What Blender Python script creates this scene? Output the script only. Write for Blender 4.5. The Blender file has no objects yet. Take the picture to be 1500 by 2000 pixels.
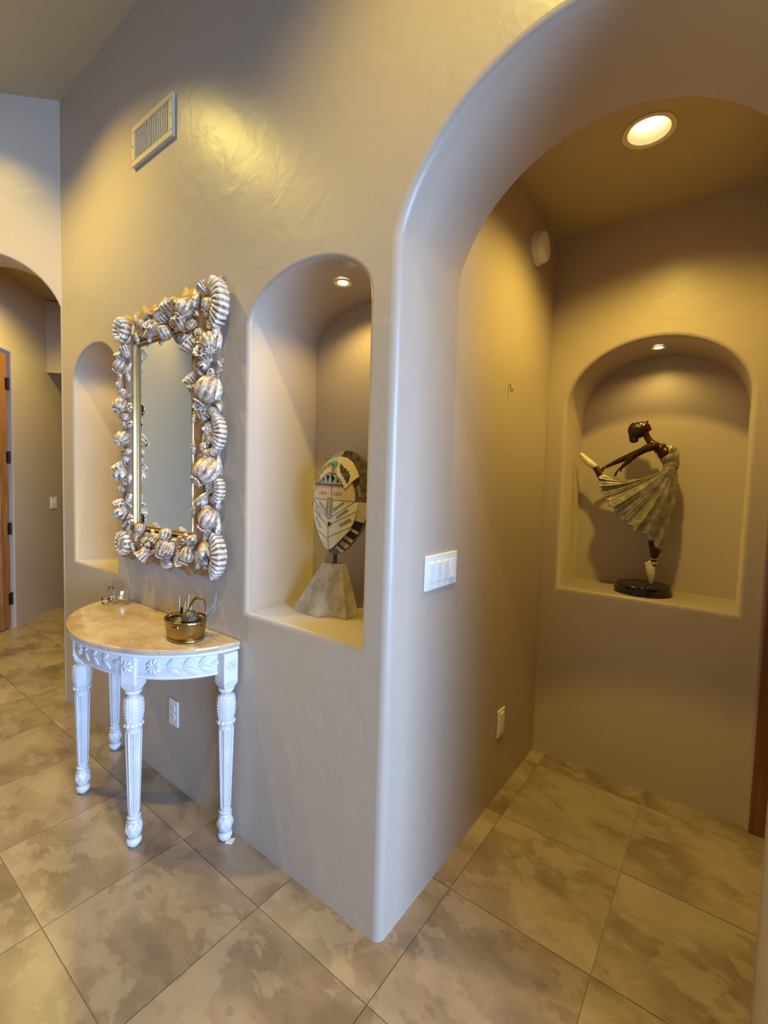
import bpy, bmesh, math, random
from mathutils import Vector, Matrix, Euler
from mathutils.geometry import delaunay_2d_cdt
from mathutils import noise as mnoise
PI = math.pi
S = bpy.context.scene
C = S.collection
random.seed(7)

# ------------------------------------------------------------------ camera
cam_d = bpy.data.cameras.new('camera')
cam = bpy.data.objects.new('camera', cam_d); C.objects.link(cam)
right = Vector((0.79841304, 0.60142357, 0.02874545))
down = Vector((0.0578432, -0.0290937, -0.99790166))
fwd = Vector((-0.59932527, 0.79840043, -0.05801705))
R3 = Matrix((right, -down, -fwd)).transposed()
cam.matrix_world = Matrix.Translation((0.7618, -1.0517, 1.38)) @ R3.to_4x4()
cam_d.sensor_fit = 'VERTICAL'; cam_d.sensor_height = 36; cam_d.lens = 36 * 896.1 / 2000
cam_d.clip_start = 0.02
S.camera = cam

# ------------------------------------------------------------------ world, light, exposure
w = bpy.data.worlds.new('sky'); S.world = w; w.use_nodes = True
w.node_tree.nodes['Background'].inputs[0].default_value = (0.60, 0.76, 1.0, 1)
w.node_tree.nodes['Background'].inputs[1].default_value = 1.0
S.view_settings.view_transform = 'Standard'; S.view_settings.look = 'None'
S.view_settings.gamma = 1; S.view_settings.use_curve_mapping = False
S.view_settings.exposure = 0.0

WARM = (1.0, 0.70, 0.30)
P_DAY, P_VEST, P_N2, P_N3, P_ROOM, P_FAR, P_HALL = 165, 66, 6.2, 3.6, 140, 46, 125
C_DAY, C_VEST, C_N, C_ROOM = (0.40, 0.65, 1.10), (1.0, 0.71, 0.14), (1.0, 0.73, 0.20), (1.0, 0.76, 0.15)
def area_light(name, loc, rot, sx, sy, power, col):
    l = bpy.data.lights.new(name, 'AREA'); l.shape = 'RECTANGLE'; l.size = sx; l.size_y = sy
    l.energy = power; l.color = col
    o = bpy.data.objects.new(name, l); C.objects.link(o); o.location = loc; o.rotation_euler = rot
    return o
def spot(name, loc, power, col, size=120, blend=0.8, radius=0.04, rot=(0, 0, 0)):
    l = bpy.data.lights.new(name, 'SPOT'); l.energy = power; l.color = col
    l.spot_size = math.radians(size); l.spot_blend = blend; l.shadow_soft_size = radius
    o = bpy.data.objects.new(name, l); C.objects.link(o); o.location = loc; o.rotation_euler = rot
    return o
# daylight through the big window in the right wall of the room, behind the camera's right shoulder
area_light('daylight_right', (4.22, -1.8, 1.2), (0, math.radians(85), 0), 1.4, 2.9, P_DAY, C_DAY).data.spread = math.radians(84)

# ------------------------------------------------------------------ materials
def mat(name, col, rough=0.5, metal=0.0, **kw):
    m = bpy.data.materials.new(name); m.use_nodes = True
    b = m.node_tree.nodes['Principled BSDF']
    b.inputs['Base Color'].default_value = (*col, 1)
    b.inputs['Roughness'].default_value = rough; b.inputs['Metallic'].default_value = metal
    for k, v in kw.items():
        b.inputs[k.replace('_', ' ')].default_value = v
    return m
def N(m, t, **kw):
    n = m.node_tree.nodes.new(t)
    for k, v in kw.items(): setattr(n, k, v)
    return n
def L(m, a, b): m.node_tree.links.new(a, b)
def P(m): return m.node_tree.nodes['Principled BSDF']
def noise_node(m, vec, scale, detail=4, rough=0.5, dist=0.0):
    n = N(m, 'ShaderNodeTexNoise'); n.inputs['Scale'].default_value = scale
    n.inputs['Detail'].default_value = detail; n.inputs['Roughness'].default_value = rough
    n.inputs['Distortion'].default_value = dist
    if vec is not None: L(m, vec, n.inputs['Vector'])
    return n
def ramp(m, fac, stops):
    r = N(m, 'ShaderNodeValToRGB'); e = r.color_ramp.elements
    while len(e) < len(stops): e.new(0.5)
    for i, (p, c) in enumerate(stops):
        e[i].position = p; e[i].color = (*c, 1) if len(c) == 3 else c
    L(m, fac, r.inputs[0]); return r
def mixc(m, fac, a, b, mode='MIX'):
    n = N(m, 'ShaderNodeMix', data_type='RGBA', blend_type=mode)
    if isinstance(fac, (int, float)): n.inputs[0].default_value = fac
    else: L(m, fac, n.inputs[0])
    for v, i in ((a, 6), (b, 7)):
        if isinstance(v, tuple): n.inputs[i].default_value = (*v, 1)
        else: L(m, v, n.inputs[i])
    return n.outputs[2]
def bump(m, h, strength, dist=0.01):
    b = N(m, 'ShaderNodeBump'); b.inputs['Strength'].default_value = strength
    b.inputs['Distance'].default_value = dist
    L(m, h, b.inputs['Height']); L(m, b.outputs[0], P(m).inputs['Normal'])
def geo_pos(m): return N(m, 'ShaderNodeNewGeometry').outputs['Position']
def objc(m): return N(m, 'ShaderNodeTexCoord').outputs['Object']

def paint_mat(name, col, rough=0.42):
    m = mat(name, col, rough)
    p = geo_pos(m)
    a = noise_node(m, p, 2.5, 3); b = noise_node(m, p, 10, 3, 0.5, 0.8)
    c = mixc(m, a.outputs[0], tuple(x * 0.97 for x in col), tuple(x * 1.03 for x in col))
    L(m, c, P(m).inputs['Base Color'])
    s = N(m, 'ShaderNodeMath', operation='ADD'); L(m, a.outputs[0], s.inputs[0]); L(m, b.outputs[0], s.inputs[1])
    bump(m, s.outputs[0], 0.16, 0.012)
    return m
M_WALL = paint_mat('tan_wall_paint', (0.46, 0.375, 0.30), 0.38)
M_CEIL = paint_mat('ceiling_paint', (0.45, 0.36, 0.21), 0.6)
M_PLASTIC = mat('white_plastic', (0.80, 0.79, 0.76), 0.35)
M_DARK = mat('gap_shade', (0.02, 0.018, 0.015), 0.6)  # near-black colour standing for shade in the vent duct and outlet slots

def travertine(name, base, dark, light, scale=1.0, rough=0.3, rnd=True):
    m = mat(name, base, rough)
    oc = objc(m)
    if rnd:
        oi = N(m, 'ShaderNodeObjectInfo')
        mul = N(m, 'ShaderNodeVectorMath', operation='SCALE'); mul.inputs[3].default_value = 37.0
        cmb = N(m, 'ShaderNodeCombineXYZ'); L(m, oi.outputs['Random'], cmb.inputs[0]); L(m, oi.outputs['Random'], cmb.inputs[2])
        L(m, cmb.outputs[0], mul.inputs[0])
        ad = N(m, 'ShaderNodeVectorMath', operation='ADD'); L(m, oc, ad.inputs[0]); L(m, mul.outputs[0], ad.inputs[1])
        oc = ad.outputs[0]
    mp = N(m, 'ShaderNodeMapping'); mp.inputs['Scale'].default_value = (scale, scale * 1.5, scale)
    mp.inputs['Rotation'].default_value = (0, 0, 0.5); L(m, oc, mp.inputs[0]); v = mp.outputs[0]
    n1 = noise_node(m, v, 2.2, 7, 0.58, 0.15); n2 = noise_node(m, v, 5.5, 9, 0.60, 0.15); n3 = noise_node(m, v, 38, 3, 0.6)
    r1 = ramp(m, n1.outputs[0], [(0.36, dark), (0.50, base), (0.60, tuple((a + b) / 2 for a, b in zip(base, light)))])
    f2 = ramp(m, n2.outputs[0], [(0.52, (0, 0, 0)), (0.56, (0.45,) * 3)])
    c = mixc(m, f2.outputs[0], r1.outputs[0], light)
    f3 = ramp(m, n2.outputs[0], [(0.38, (0.4,) * 3), (0.41, (0, 0, 0))])
    c = mixc(m, f3.outputs[0], c, tuple(x * 0.8 for x in dark))
    f4 = ramp(m, n3.outputs[0], [(0.24, (0.7,) * 3), (0.28, (0, 0, 0))])
    c = mixc(m, f4.outputs[0], c, tuple(x * 0.7 for x in dark))
    if rnd:
        hs = N(m, 'ShaderNodeHueSaturation'); mr = N(m, 'ShaderNodeMapRange')
        mr.inputs['To Min'].default_value = 0.86; mr.inputs['To Max'].default_value = 1.1
        L(m, oi.outputs['Random'], mr.inputs[0]); L(m, mr.outputs[0], hs.inputs['Value']); L(m, c, hs.inputs['Color']); c = hs.outputs[0]
    L(m, c, P(m).inputs['Base Color'])
    bump(m, n2.outputs[0], 0.06, 0.004)
    return m
M_TILE = travertine('travertine_tile', (0.295, 0.217, 0.160), (0.19, 0.135, 0.097), (0.41, 0.32, 0.245))
M_GROUT = mat('grout', (0.30, 0.225, 0.16), 0.85)
M_SLAB = travertine('table_marble', (0.52, 0.37, 0.25), (0.40, 0.27, 0.17), (0.62, 0.48, 0.36), 1.6, 0.12, False)
M_TRAV = travertine('sculpture_travertine', (0.44, 0.37, 0.29), (0.33, 0.26, 0.19), (0.56, 0.50, 0.42), 5.0, 0.3, False)

def wood_mat(name, c1, c2, rough=0.35, axis_scale=(14, 14, 1.2)):
    m = mat(name, c1, rough)
    mp = N(m, 'ShaderNodeMapping'); mp.inputs['Scale'].default_value = axis_scale; L(m, objc(m), mp.inputs[0])
    n = noise_node(m, mp.outputs[0], 2.2, 6, 0.6, 0.8)
    r = ramp(m, n.outputs[0], [(0.3, c1), (0.65, c2)])
    L(m, r.outputs[0], P(m).inputs['Base Color']); bump(m, n.outputs[0], 0.08, 0.003)
    return m
M_WOOD = wood_mat('alder_wood', (0.20, 0.075, 0.02), (0.38, 0.165, 0.05))
M_WOODD = wood_mat('dark_wood', (0.13, 0.045, 0.014), (0.24, 0.09, 0.03))
M_BRONZEH = mat('oiled_bronze', (0.05, 0.035, 0.025), 0.4, 0.8)

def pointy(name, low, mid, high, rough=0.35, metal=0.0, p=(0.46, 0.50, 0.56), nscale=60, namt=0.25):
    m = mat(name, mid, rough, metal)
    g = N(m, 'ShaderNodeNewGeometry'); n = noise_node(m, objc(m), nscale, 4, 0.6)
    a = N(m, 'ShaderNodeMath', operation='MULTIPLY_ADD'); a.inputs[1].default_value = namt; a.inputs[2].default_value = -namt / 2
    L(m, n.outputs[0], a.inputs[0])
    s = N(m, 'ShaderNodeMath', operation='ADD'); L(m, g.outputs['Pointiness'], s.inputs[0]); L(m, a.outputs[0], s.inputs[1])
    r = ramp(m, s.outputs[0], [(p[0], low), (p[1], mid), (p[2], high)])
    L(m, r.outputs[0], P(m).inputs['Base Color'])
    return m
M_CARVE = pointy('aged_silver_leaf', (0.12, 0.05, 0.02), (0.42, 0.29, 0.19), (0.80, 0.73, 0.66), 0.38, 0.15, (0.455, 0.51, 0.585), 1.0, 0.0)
def streaks(m, amt, scale):
    rmp = [n for n in m.node_tree.nodes if n.type == 'VALTORGB'][0]; src = rmp.inputs[0].links[0].from_socket
    n_ = noise_node(m, geo_pos(m), scale, 5, 0.65, 0.8)
    a = N(m, 'ShaderNodeMath', operation='MULTIPLY_ADD'); a.inputs[1].default_value = amt; a.inputs[2].default_value = -amt / 2; L(m, n_.outputs[0], a.inputs[0])
    s_ = N(m, 'ShaderNodeMath', operation='ADD'); L(m, src, s_.inputs[0]); L(m, a.outputs[0], s_.inputs[1]); L(m, s_.outputs[0], rmp.inputs[0])
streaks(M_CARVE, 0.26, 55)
M_CARVEG = pointy('aged_shaded_ground', (0.10, 0.04, 0.015), (0.26, 0.14, 0.07), (0.42, 0.29, 0.19), 0.45, 0.15, (0.42, 0.50, 0.60), 1.0, 0.0)  # aged brown, darkened to carry the shadows between the ornaments
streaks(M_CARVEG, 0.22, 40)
M_GILT = mat('gilt_moulding', (0.50, 0.31, 0.13), 0.32, 0.75)
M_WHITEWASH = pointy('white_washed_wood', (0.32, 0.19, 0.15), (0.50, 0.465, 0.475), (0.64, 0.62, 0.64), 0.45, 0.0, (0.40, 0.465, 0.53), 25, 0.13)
M_MIRROR = mat('mirror_glass', (0.86, 0.90, 0.84), 0.01, 1.0)
M_BRASS = mat('brass', (0.42, 0.31, 0.12), 0.24, 1.0)
_v = N(M_BRASS, 'ShaderNodeTexVoronoi'); _v.inputs['Scale'].default_value = 260; L(M_BRASS, objc(M_BRASS), _v.inputs['Vector']); bump(M_BRASS, _v.outputs[0], 0.35, 0.002)
M_BRASSD = mat('dark_brass', (0.16, 0.10, 0.03), 0.3, 1.0)
M_GLASS = mat('clear_glass', (0.97, 0.98, 1.0), 0.02, 0.0, IOR=1.45, Transmission_Weight=1.0)
M_BLACKM = mat('black_marble', (0.012, 0.010, 0.010), 0.06)
def emis(name, col, st):
    m = mat(name, (0.9, 0.9, 0.9)); b = P(m)
    b.inputs['Emission Color'].default_value = (*col, 1); b.inputs['Emission Strength'].default_value = st
    return m
M_BULB = emis('lit_bulb', (1.0, 0.88, 0.66), 5)
M_TRIM = mat('light_trim', (0.80, 0.66, 0.38), 0.45)

# ------------------------------------------------------------------ helpers
def obj(name, data, m=None, parent=None, smooth=False):
    if isinstance(data, bmesh.types.BMesh):
        me = bpy.data.meshes.new(name); data.normal_update(); data.to_mesh(me); data.free()
    else: me = data
    if m is not None and not me.materials: me.materials.append(m)
    if smooth: me.polygons.foreach_set('use_smooth', [True] * len(me.polygons)); me.update()
    o = bpy.data.objects.new(name, me); C.objects.link(o)
    if parent is not None: o.parent = parent
    return o
def auto_smooth(o, deg=35):
    me = o.data; bm = bmesh.new(); bm.from_mesh(me); lim = math.radians(deg)
    for f in bm.faces: f.smooth = True
    for e in bm.edges:
        if len(e.link_faces) == 2 and e.calc_face_angle(0) > lim: e.smooth = False
    bm.to_mesh(me); bm.free(); return o
def tag(o, label=None, cat=None, group=None, kind=None):
    if label: o['label'] = label
    if cat: o['category'] = cat
    if group: o['group'] = group
    if kind: o['kind'] = kind
    return o
def thing(name, label, cat, loc=(0, 0, 0), rz=0, group=None):
    o = bpy.data.objects.new(name, None); C.objects.link(o); o.location = loc; o.rotation_euler = (0, 0, rz)
    o.empty_display_size = 0.05
    return tag(o, label, cat, group)
def box(bm, x0, x1, y0, y1, z0, z1, bev=0.0, seg=2, mtx=None):
    r = bmesh.ops.create_cube(bm, size=1.0); vs = r['verts']
    for v in vs: v.co = Vector(((x0 + x1) / 2 + v.co.x * (x1 - x0), (y0 + y1) / 2 + v.co.y * (y1 - y0), (z0 + z1) / 2 + v.co.z * (z1 - z0)))
    if bev > 0:
        es = list({e for v in vs for e in v.link_edges})
        r2 = bmesh.ops.bevel(bm, geom=es, offset=bev, segments=seg, affect='EDGES', profile=0.5)
        vs = list({v for f in r2['faces'] for v in f.verts} | {v for v in vs if v.is_valid})
    if mtx is not None:
        for v in vs: v.co = mtx @ v.co
    return vs
def boxbm(*a, **k):
    bm = bmesh.new(); box(bm, *a, **k); return bm
def lathe(bm, prof, seg=32, mtx=None, mod=None, cap=True):
    rows = []
    for (r, z) in prof:
        row = []
        for i in range(seg):
            a = 2 * PI * i / seg; rr = r if mod is None else mod(r, z, a)
            v = Vector((rr * math.cos(a), rr * math.sin(a), z))
            row.append(bm.verts.new(mtx @ v if mtx is not None else v))
        rows.append(row)
    for j in range(len(rows) - 1):
        for i in range(seg):
            bm.faces.new((rows[j][i], rows[j][(i + 1) % seg], rows[j + 1][(i + 1) % seg], rows[j + 1][i]))
    if cap:
        for row, (r, z) in ((rows[0], prof[0]), (rows[-1], prof[-1])):
            if r > 1e-5:
                try: bm.faces.new(row)
                except ValueError: pass
    return rows
def tube(bm, pts, rad, seg=8, closed=False):
    pts = [Vector(p) for p in pts]; n = len(pts); rows = []
    up = Vector((0, 0, 1)); prev = None
    for i, p in enumerate(pts):
        a = pts[(i - 1) % n] if (closed or i > 0) else p; b = pts[(i + 1) % n] if (closed or i < n - 1) else p
        t = (b - a).normalized()
        if prev is None:
            x = t.cross(up)
            if x.length < 1e-3: x = t.cross(Vector((1, 0, 0)))
        else: x = prev - t * prev.dot(t)
        x.normalize(); prev = x; y = t.cross(x)
        r = rad[i] if isinstance(rad, list) else rad
        if isinstance(r, (int, float)): r = (r, r)
        rows.append([bm.verts.new(p + x * math.cos(2 * PI * k / seg) * r[0] + y * math.sin(2 * PI * k / seg) * r[1]) for k in range(seg)])
    for j in range(n if closed else n - 1):
        A, B = rows[j], rows[(j + 1) % n]
        for k in range(seg): bm.faces.new((A[k], A[(k + 1) % seg], B[(k + 1) % seg], B[k]))
    if not closed:
        bm.faces.new(rows[0]); bm.faces.new(rows[-1])
    bmesh.ops.recalc_face_normals(bm, faces=bm.faces[:])
    return rows
def ball(bm, c, r, seg=16, rings=10, sc=(1, 1, 1), rot=None):
    m = Matrix.Translation(c) @ (rot.to_4x4() if rot is not None else Matrix()) @ Matrix.Diagonal((r * sc[0], r * sc[1], r * sc[2], 1))
    return bmesh.ops.create_uvsphere(bm, u_segments=seg, v_segments=rings, radius=1, matrix=m)['verts']

def sheet(bm, outer, holes, mp):
    """flat polygon with holes, mp maps (a, b) -> 3D"""
    vs, es, fs = [], [], []
    def ring(r):
        s = len(vs); vs.extend(Vector(p) for p in r); es.extend((s + i, s + (i + 1) % len(r)) for i in range(len(r)))
        return list(range(s, len(vs)))
    fs.append(ring(outer))
    for h in holes: ring(h)
    co, ee, ff, _, _, _ = delaunay_2d_cdt([Vector((v[0], v[1])) for v in vs], es, [], 1, 1e-6)
    def inside(p, poly):
        c = False; j = len(poly) - 1
        for i in range(len(poly)):
            if (poly[i][1] > p[1]) != (poly[j][1] > p[1]) and p[0] < (poly[j][0] - poly[i][0]) * (p[1] - poly[i][1]) / (poly[j][1] - poly[i][1]) + poly[i][0]: c = not c
            j = i
        return c
    bv = [bm.verts.new(mp(c[0], c[1])) for c in co]
    for f in ff:
        cx = sum(co[i][0] for i in f) / len(f); cy = sum(co[i][1] for i in f) / len(f)
        if not inside((cx, cy), outer) or any(inside((cx, cy), h) for h in holes): continue
        try: bm.faces.new([bv[i] for i in f])
        except ValueError: pass
def offset_path(path, d, closed):
    """offset to the left side of travel"""
    out = []; n = len(path)
    for i, p in enumerate(path):
        p = Vector(p[:2]); a = Vector(path[(i - 1) % n][:2]) if (closed or i > 0) else None; b = Vector(path[(i + 1) % n][:2]) if (closed or i < n - 1) else None
        ns = []
        if a is not None: t = (p - a).normalized(); ns.append(Vector((-t.y, t.x)))
        if b is not None: t = (b - p).normalized(); ns.append(Vector((-t.y, t.x)))
        m = sum(ns, Vector((0, 0))).normalized(); k = m.dot(ns[0])
        out.append(tuple(p + m * d / max(k, 0.4)))
    return out
def reveal(bm, path, r, depth, mp3, closed, back=True):
    """bullnose + side wall; path travels with the solid on its left. mp3(a, b, depth)"""
    rows = []; K = 6
    for j in range(K + 1):
        a = j / K * PI / 2
        o = offset_path(path, r * (1 - math.sin(a)), closed) if j < K else path
        rows.append([bm.verts.new(mp3(q[0], q[1], r * (1 - math.cos(a)))) for q in o])
    rows.append([bm.verts.new(mp3(q[0], q[1], depth)) for q in path])
    n = len(path)
    for j in range(len(rows) - 1):
        for i in range(n if closed else n - 1):
            f = bm.faces.new((rows[j][i], rows[j][(i + 1) % n], rows[j + 1][(i + 1) % n], rows[j + 1][i])); f.smooth = True
    if closed and back:
        bm.faces.new([bm.verts.new(v.co) for v in rows[-1]])
    return offset_path(path, r, closed)
def arch_path(x0, x1, z0, zs, rise, n=28, p=2.0):
    """closed outline, clockwise seen with x right z up (solid outside is on the left)"""
    c = (x0 + x1) / 2; a = (x1 - x0) / 2
    pts = [(x0, z0), (x0, zs)]
    for i in range(1, n):
        t = PI - PI * i / n
        ct, st = math.cos(t), math.sin(t)
        pts.append((c + a * math.copysign(abs(ct) ** (2 / p), ct), zs + rise * abs(st) ** (2 / p)))
    pts += [(x1, zs), (x1, z0)]
    return pts
def door_arch(x0, x1, zc, R, n=32):
    c = (x0 + x1) / 2; h = (x1 - x0) / 2; t0 = math.acos(h / R)
    pts = [(x0, 0), (x0, 1.0)]
    for i in range(n + 1):
        t = PI - t0 - (PI - 2 * t0) * i / n
        pts.append((c + R * math.cos(t), zc + R * math.sin(t)))
    return pts + [(x1, 1.0), (x1, 0)]
def wall_obj(name, bm):
    bmesh.ops.recalc_face_normals(bm, faces=bm.faces[:])
    bmesh.ops.reverse_faces(bm, faces=[])
    return tag(obj(name, bm, M_WALL), kind='structure')

# ------------------------------------------------------------------ walls
CEIL = 3.53; SILL = 0.888; VY = 1.339; VCEIL = 2.62; DX = 0.885
XA = -2.443
s45 = math.sqrt(0.5)
mpA = lambda a, b: Vector((a, 0, b)); mpA3 = lambda a, b, d: Vector((a, d, b))
bm = bmesh.new()
n2 = arch_path(-0.665, -0.102, SILL, 1.935, 0.155)
n1 = arch_path(-2.285, -1.735, SILL, 1.915, 0.172)
h2 = reveal(bm, n2, 0.016, 0.345, mpA3, True)
h1 = reveal(bm, n1, 0.016, 0.345, mpA3, True)
ap = door_arch(0.0, 0.88, 1.95, 0.455)
ho = reveal(bm, ap, 0.026, 0.345, mpA3, False)
ho[0] = (ho[0][0], 0); ho[-1] = (ho[-1][0], 0)
outer = [(XA, 0)] + ho + [(4.3, 0), (4.3, CEIL), (XA, CEIL)]
sheet(bm, outer, [h1, h2], mpA)
# vestibule side of the arch header
top = [(0, VCEIL), (0.885, VCEIL), (0.885, 1.0)] + ap[::-1][1:-1] + [(0, 1.0)]
sheet(bm, [(p[0], p[1]) for p in ([(0, VCEIL), (0.885, VCEIL), (0.885, 0), (0.88, 0)] + ap[::-1][1:-1] + [(0, 0.99)])], [], lambda a, b: Vector((a, 0.345, b)))
wall_left = wall_obj('wall_left', bm)

bm = bmesh.new()   # inner left side of the vestibule, flush with the arch jamb
sheet(bm, [(0.345, 0), (VY, 0), (VY, VCEIL), (0.345, VCEIL)], [], lambda a, b: Vector((0, a, b)))
wall_obj('wall_inner', bm)

bm = bmesh.new()   # back of the vestibule with the dancer's niche
n3 = arch_path(0.088, 0.812, SILL, 1.785, 0.29)
h3 = reveal(bm, n3, 0.02, 0.328, lambda a, b, d: Vector((a, VY + d, b)), True)
sheet(bm, [(0, 0), (DX, 0), (DX, VCEIL), (0, VCEIL)], [h3], lambda a, b: Vector((a, VY, b)))
wall_obj('wall_back', bm)

bm = bmesh.new()   # right side of the vestibule with a doorway
DY0, DY1, DZ = 0.47, 1.325, 2.06
dp = [(DY0, 0), (DY0, DZ), (DY1, DZ), (DY1, 0)]
dh = reveal(bm, dp, 0.012, 0.028, lambda a, b, d: Vector((DX + d, a, b)), False)
dh[0] = (dh[0][0], 0); dh[-1] = (dh[-1][0], 0)
sheet(bm, [(0.345, 0)] + dh + [(VY, 0), (VY, VCEIL), (0.345, VCEIL)], [], lambda a, b: Vector((DX, a, b)))
wall_obj('wall_right', bm)

# 45 degree arched wall on the far left
def u45(s, z, d=0.0): return Vector((XA - s * s45 - d * s45, -s * s45 + d * s45, z))
bm = bmesh.new()
ap2 = [(q[0] + 0.012, q[1]) for q in door_arch(0, 0.84, 2.2, 0.455)]
h45 = reveal(bm, ap2, 0.012, 0.2, u45, False)
h45[0] = (h45[0][0], 0); h45[-1] = (h45[-1][0], 0)
sheet(bm, [(0, 0)] + h45 + [(3.0, 0), (3.0, CEIL), (0, CEIL)], [], lambda a, b: u45(a, b))
sheet(bm, [(-0.3, 0)] + ap2 + [(3.0, 0), (3.0, CEIL), (-0.3, CEIL)], [], lambda a, b: u45(a, b, 0.2))
wall_obj('wall_far', bm)
# hall behind that arch: long side wall with the alder door
U = 1.17
def hallw(v, z, d=0.0): return u45(U + d, z, v)
bm = bmesh.new()
hd = [(0.60, 0), (0.60, 2.45), (1.497, 2.45), (1.497, 0)]
hh = reveal(bm, hd, 0.012, 0.14, hallw, False)
hh[0] = (hh[0][0], 0); hh[-1] = (hh[-1][0], 0)
sheet(bm, [(0.2, 0)] + hh + [(3.4, 0), (3.4, 3.1), (0.2, 3.1)], [], lambda a, b: hallw(a, b))
wall_obj('wall_hall_side', bm)
bm = bmesh.new()
sheet(bm, [(-0.3, 0), (U, 0), (U, 3.1), (-0.3, 3.1)], [], lambda a, b: u45(a, b, 3.4))
wall_obj('wall_hall_end', bm)
bm = bmesh.new()
sheet(bm, [(0.2, 0), (3.4, 0), (3.4, 3.1), (0.2, 3.1)], [], lambda a, b: u45(-0.3, b, a))
wall_obj('wall_hall_right', bm)
bm = bmesh.new()   # lowered soffit across the hall
c = [u45(-0.3, 2.4, 2.03), u45(U, 2.4, 2.03), u45(U, 2.4, 3.4), u45(-0.3, 2.4, 3.4)]
lo = [bm.verts.new(p) for p in c]; hi = [bm.verts.new(p + Vector((0, 0, 0.69))) for p in c]
bm.faces.new(lo); bm.faces.new((lo[0], lo[1], hi[1], hi[0]))
wall_obj('trim_1', bm)
bm = bmesh.new()
bm.faces.new([bm.verts.new(u45(a, 3.1, b)) for a, b in ((-0.3, 0.2), (1.2, 0.2), (1.2, 3.4), (-0.3, 3.4))])
tag(obj('ceiling_hall', bm, M_CEIL), kind='structure')

# the rest of the big room around the camera
P45 = u45(3.0, 0)
YR = -5.4
bm = bmesh.new(); sheet(bm, [(YR, 0), (P45.y, 0), (P45.y, CEIL), (YR, CEIL)], [], lambda a, b: Vector((P45.x, a, b))); wall_obj('wall_room_west', bm)
bm = bmesh.new(); sheet(bm, [(P45.x, 0), (4.3, 0), (4.3, CEIL), (P45.x, CEIL)], [], lambda a, b: Vector((a, YR, b))); wall_obj('wall_room_rear', bm)
bm = bmesh.new(); sheet(bm, [(YR, 0), (0, 0), (0, CEIL), (YR, CEIL)], [[(-3.3, 0.45), (-0.3, 0.45), (-0.3, 2.0), (-3.3, 2.0)]], lambda a, b: Vector((4.3, a, b))); wall_obj('wall_room_east', bm)
bm = bmesh.new()
for y in (-3.3, -1.82, -0.34): box(bm, 4.26, 4.34, y, y + 0.04, 0.45, 2.0)
for z in (0.45, 1.96): box(bm, 4.26, 4.34, -3.3, -0.3, z, z + 0.04)
tag(obj('window_1', bm, M_PLASTIC), kind='structure')
bm = bmesh.new(); sheet(bm, [(P45.x, YR), (4.3, YR), (4.3, 0.0), (XA, 0.0), (P45.x, P45.y)], [], lambda a, b: Vector((a, b, CEIL)))
tag(obj('ceiling', bm, M_CEIL), kind='structure')
hole = [(0.469 + 0.068 * math.cos(2 * PI * i / 40), 0.789 + 0.068 * math.sin(2 * PI * i / 40)) for i in range(40)]
bm = bmesh.new(); sheet(bm, [(0, 0.345), (DX, 0.345), (DX, VY), (0, VY)], [hole], lambda a, b: Vector((a, b, VCEIL)))
tag(obj('ceiling_vestibule', bm, M_CEIL), kind='structure')

# ------------------------------------------------------------------ floor: slab + travertine tiles
floor = tag(obj('floor', boxbm(-5.6, 4.4, -5.5, 3.2, -0.12, -0.004), M_GROUT), kind='structure')
G = 0.4545; tiles = {}
def tile_mesh(wx, wy):
    k = (round(wx, 3), round(wy, 3))
    if k not in tiles:
        bm = bmesh.new(); g = 0.0008
        r = bmesh.ops.create_cube(bm, size=1)
        for v in r['verts']:
            v.co = Vector((v.co.x * (wx - 2 * g), v.co.y * (wy - 2 * g), -0.004 + v.co.z * 0.008))
            if v.co.z > -0.004: v.co.x *= 1 - 0.0012 / wx; v.co.y *= 1 - 0.0012 / wy
        me = bpy.data.meshes.new('tile'); bm.to_mesh(me); bm.free(); me.materials.append(M_TILE); tiles[k] = me
    return tiles[k]
xs = [0.07 + G * k for k in range(-13, 3)]; ys = [-0.144 + G * k for k in range(-8, 7)]
def add_tile(x0, x1, y0, y1):
    o = bpy.data.objects.new('tile', tile_mesh(x1 - x0, y1 - y0)); C.objects.link(o); o.parent = floor
    o.location = ((x0 + x1) / 2, (y0 + y1) / 2, random.uniform(-0.0003, 0.0002))
for x0 in xs[:-1]:
    for y0 in ys[:-1]:
        x1, y1 = x0 + G, y0 + G
        cx, cy = x0 + G / 2, y0 + G / 2
        if x1 > -2.0 and x1 < 0.05 and y0 > 0: continue
        if cx > 0 and y0 > 0 and cx > 1.1: continue
        if cy > 1.5 and cx > -2.5: continue
        if cy < -2.6: continue
        add_tile(x0, x1, y0, y1)

# ------------------------------------------------------------------ doors
def panel_door(name, w_, h_, th, m, panels):
    """door slab in local XZ (x 0..w, z 0..h, y 0..th), children panels"""
    pass
# alder door in the hall: local x runs along v (into the hall)
hd_root = thing('door_1', None, None); tag(hd_root, kind='structure')
hd_root.matrix_world = Matrix(((-s45, -s45, 0, 0), (s45, -s45, 0, 0), (0, 0, 1, 0), (0, 0, 0, 1)))
hd_root.location = u45(U + 0.03, 0, 0.60)
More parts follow.
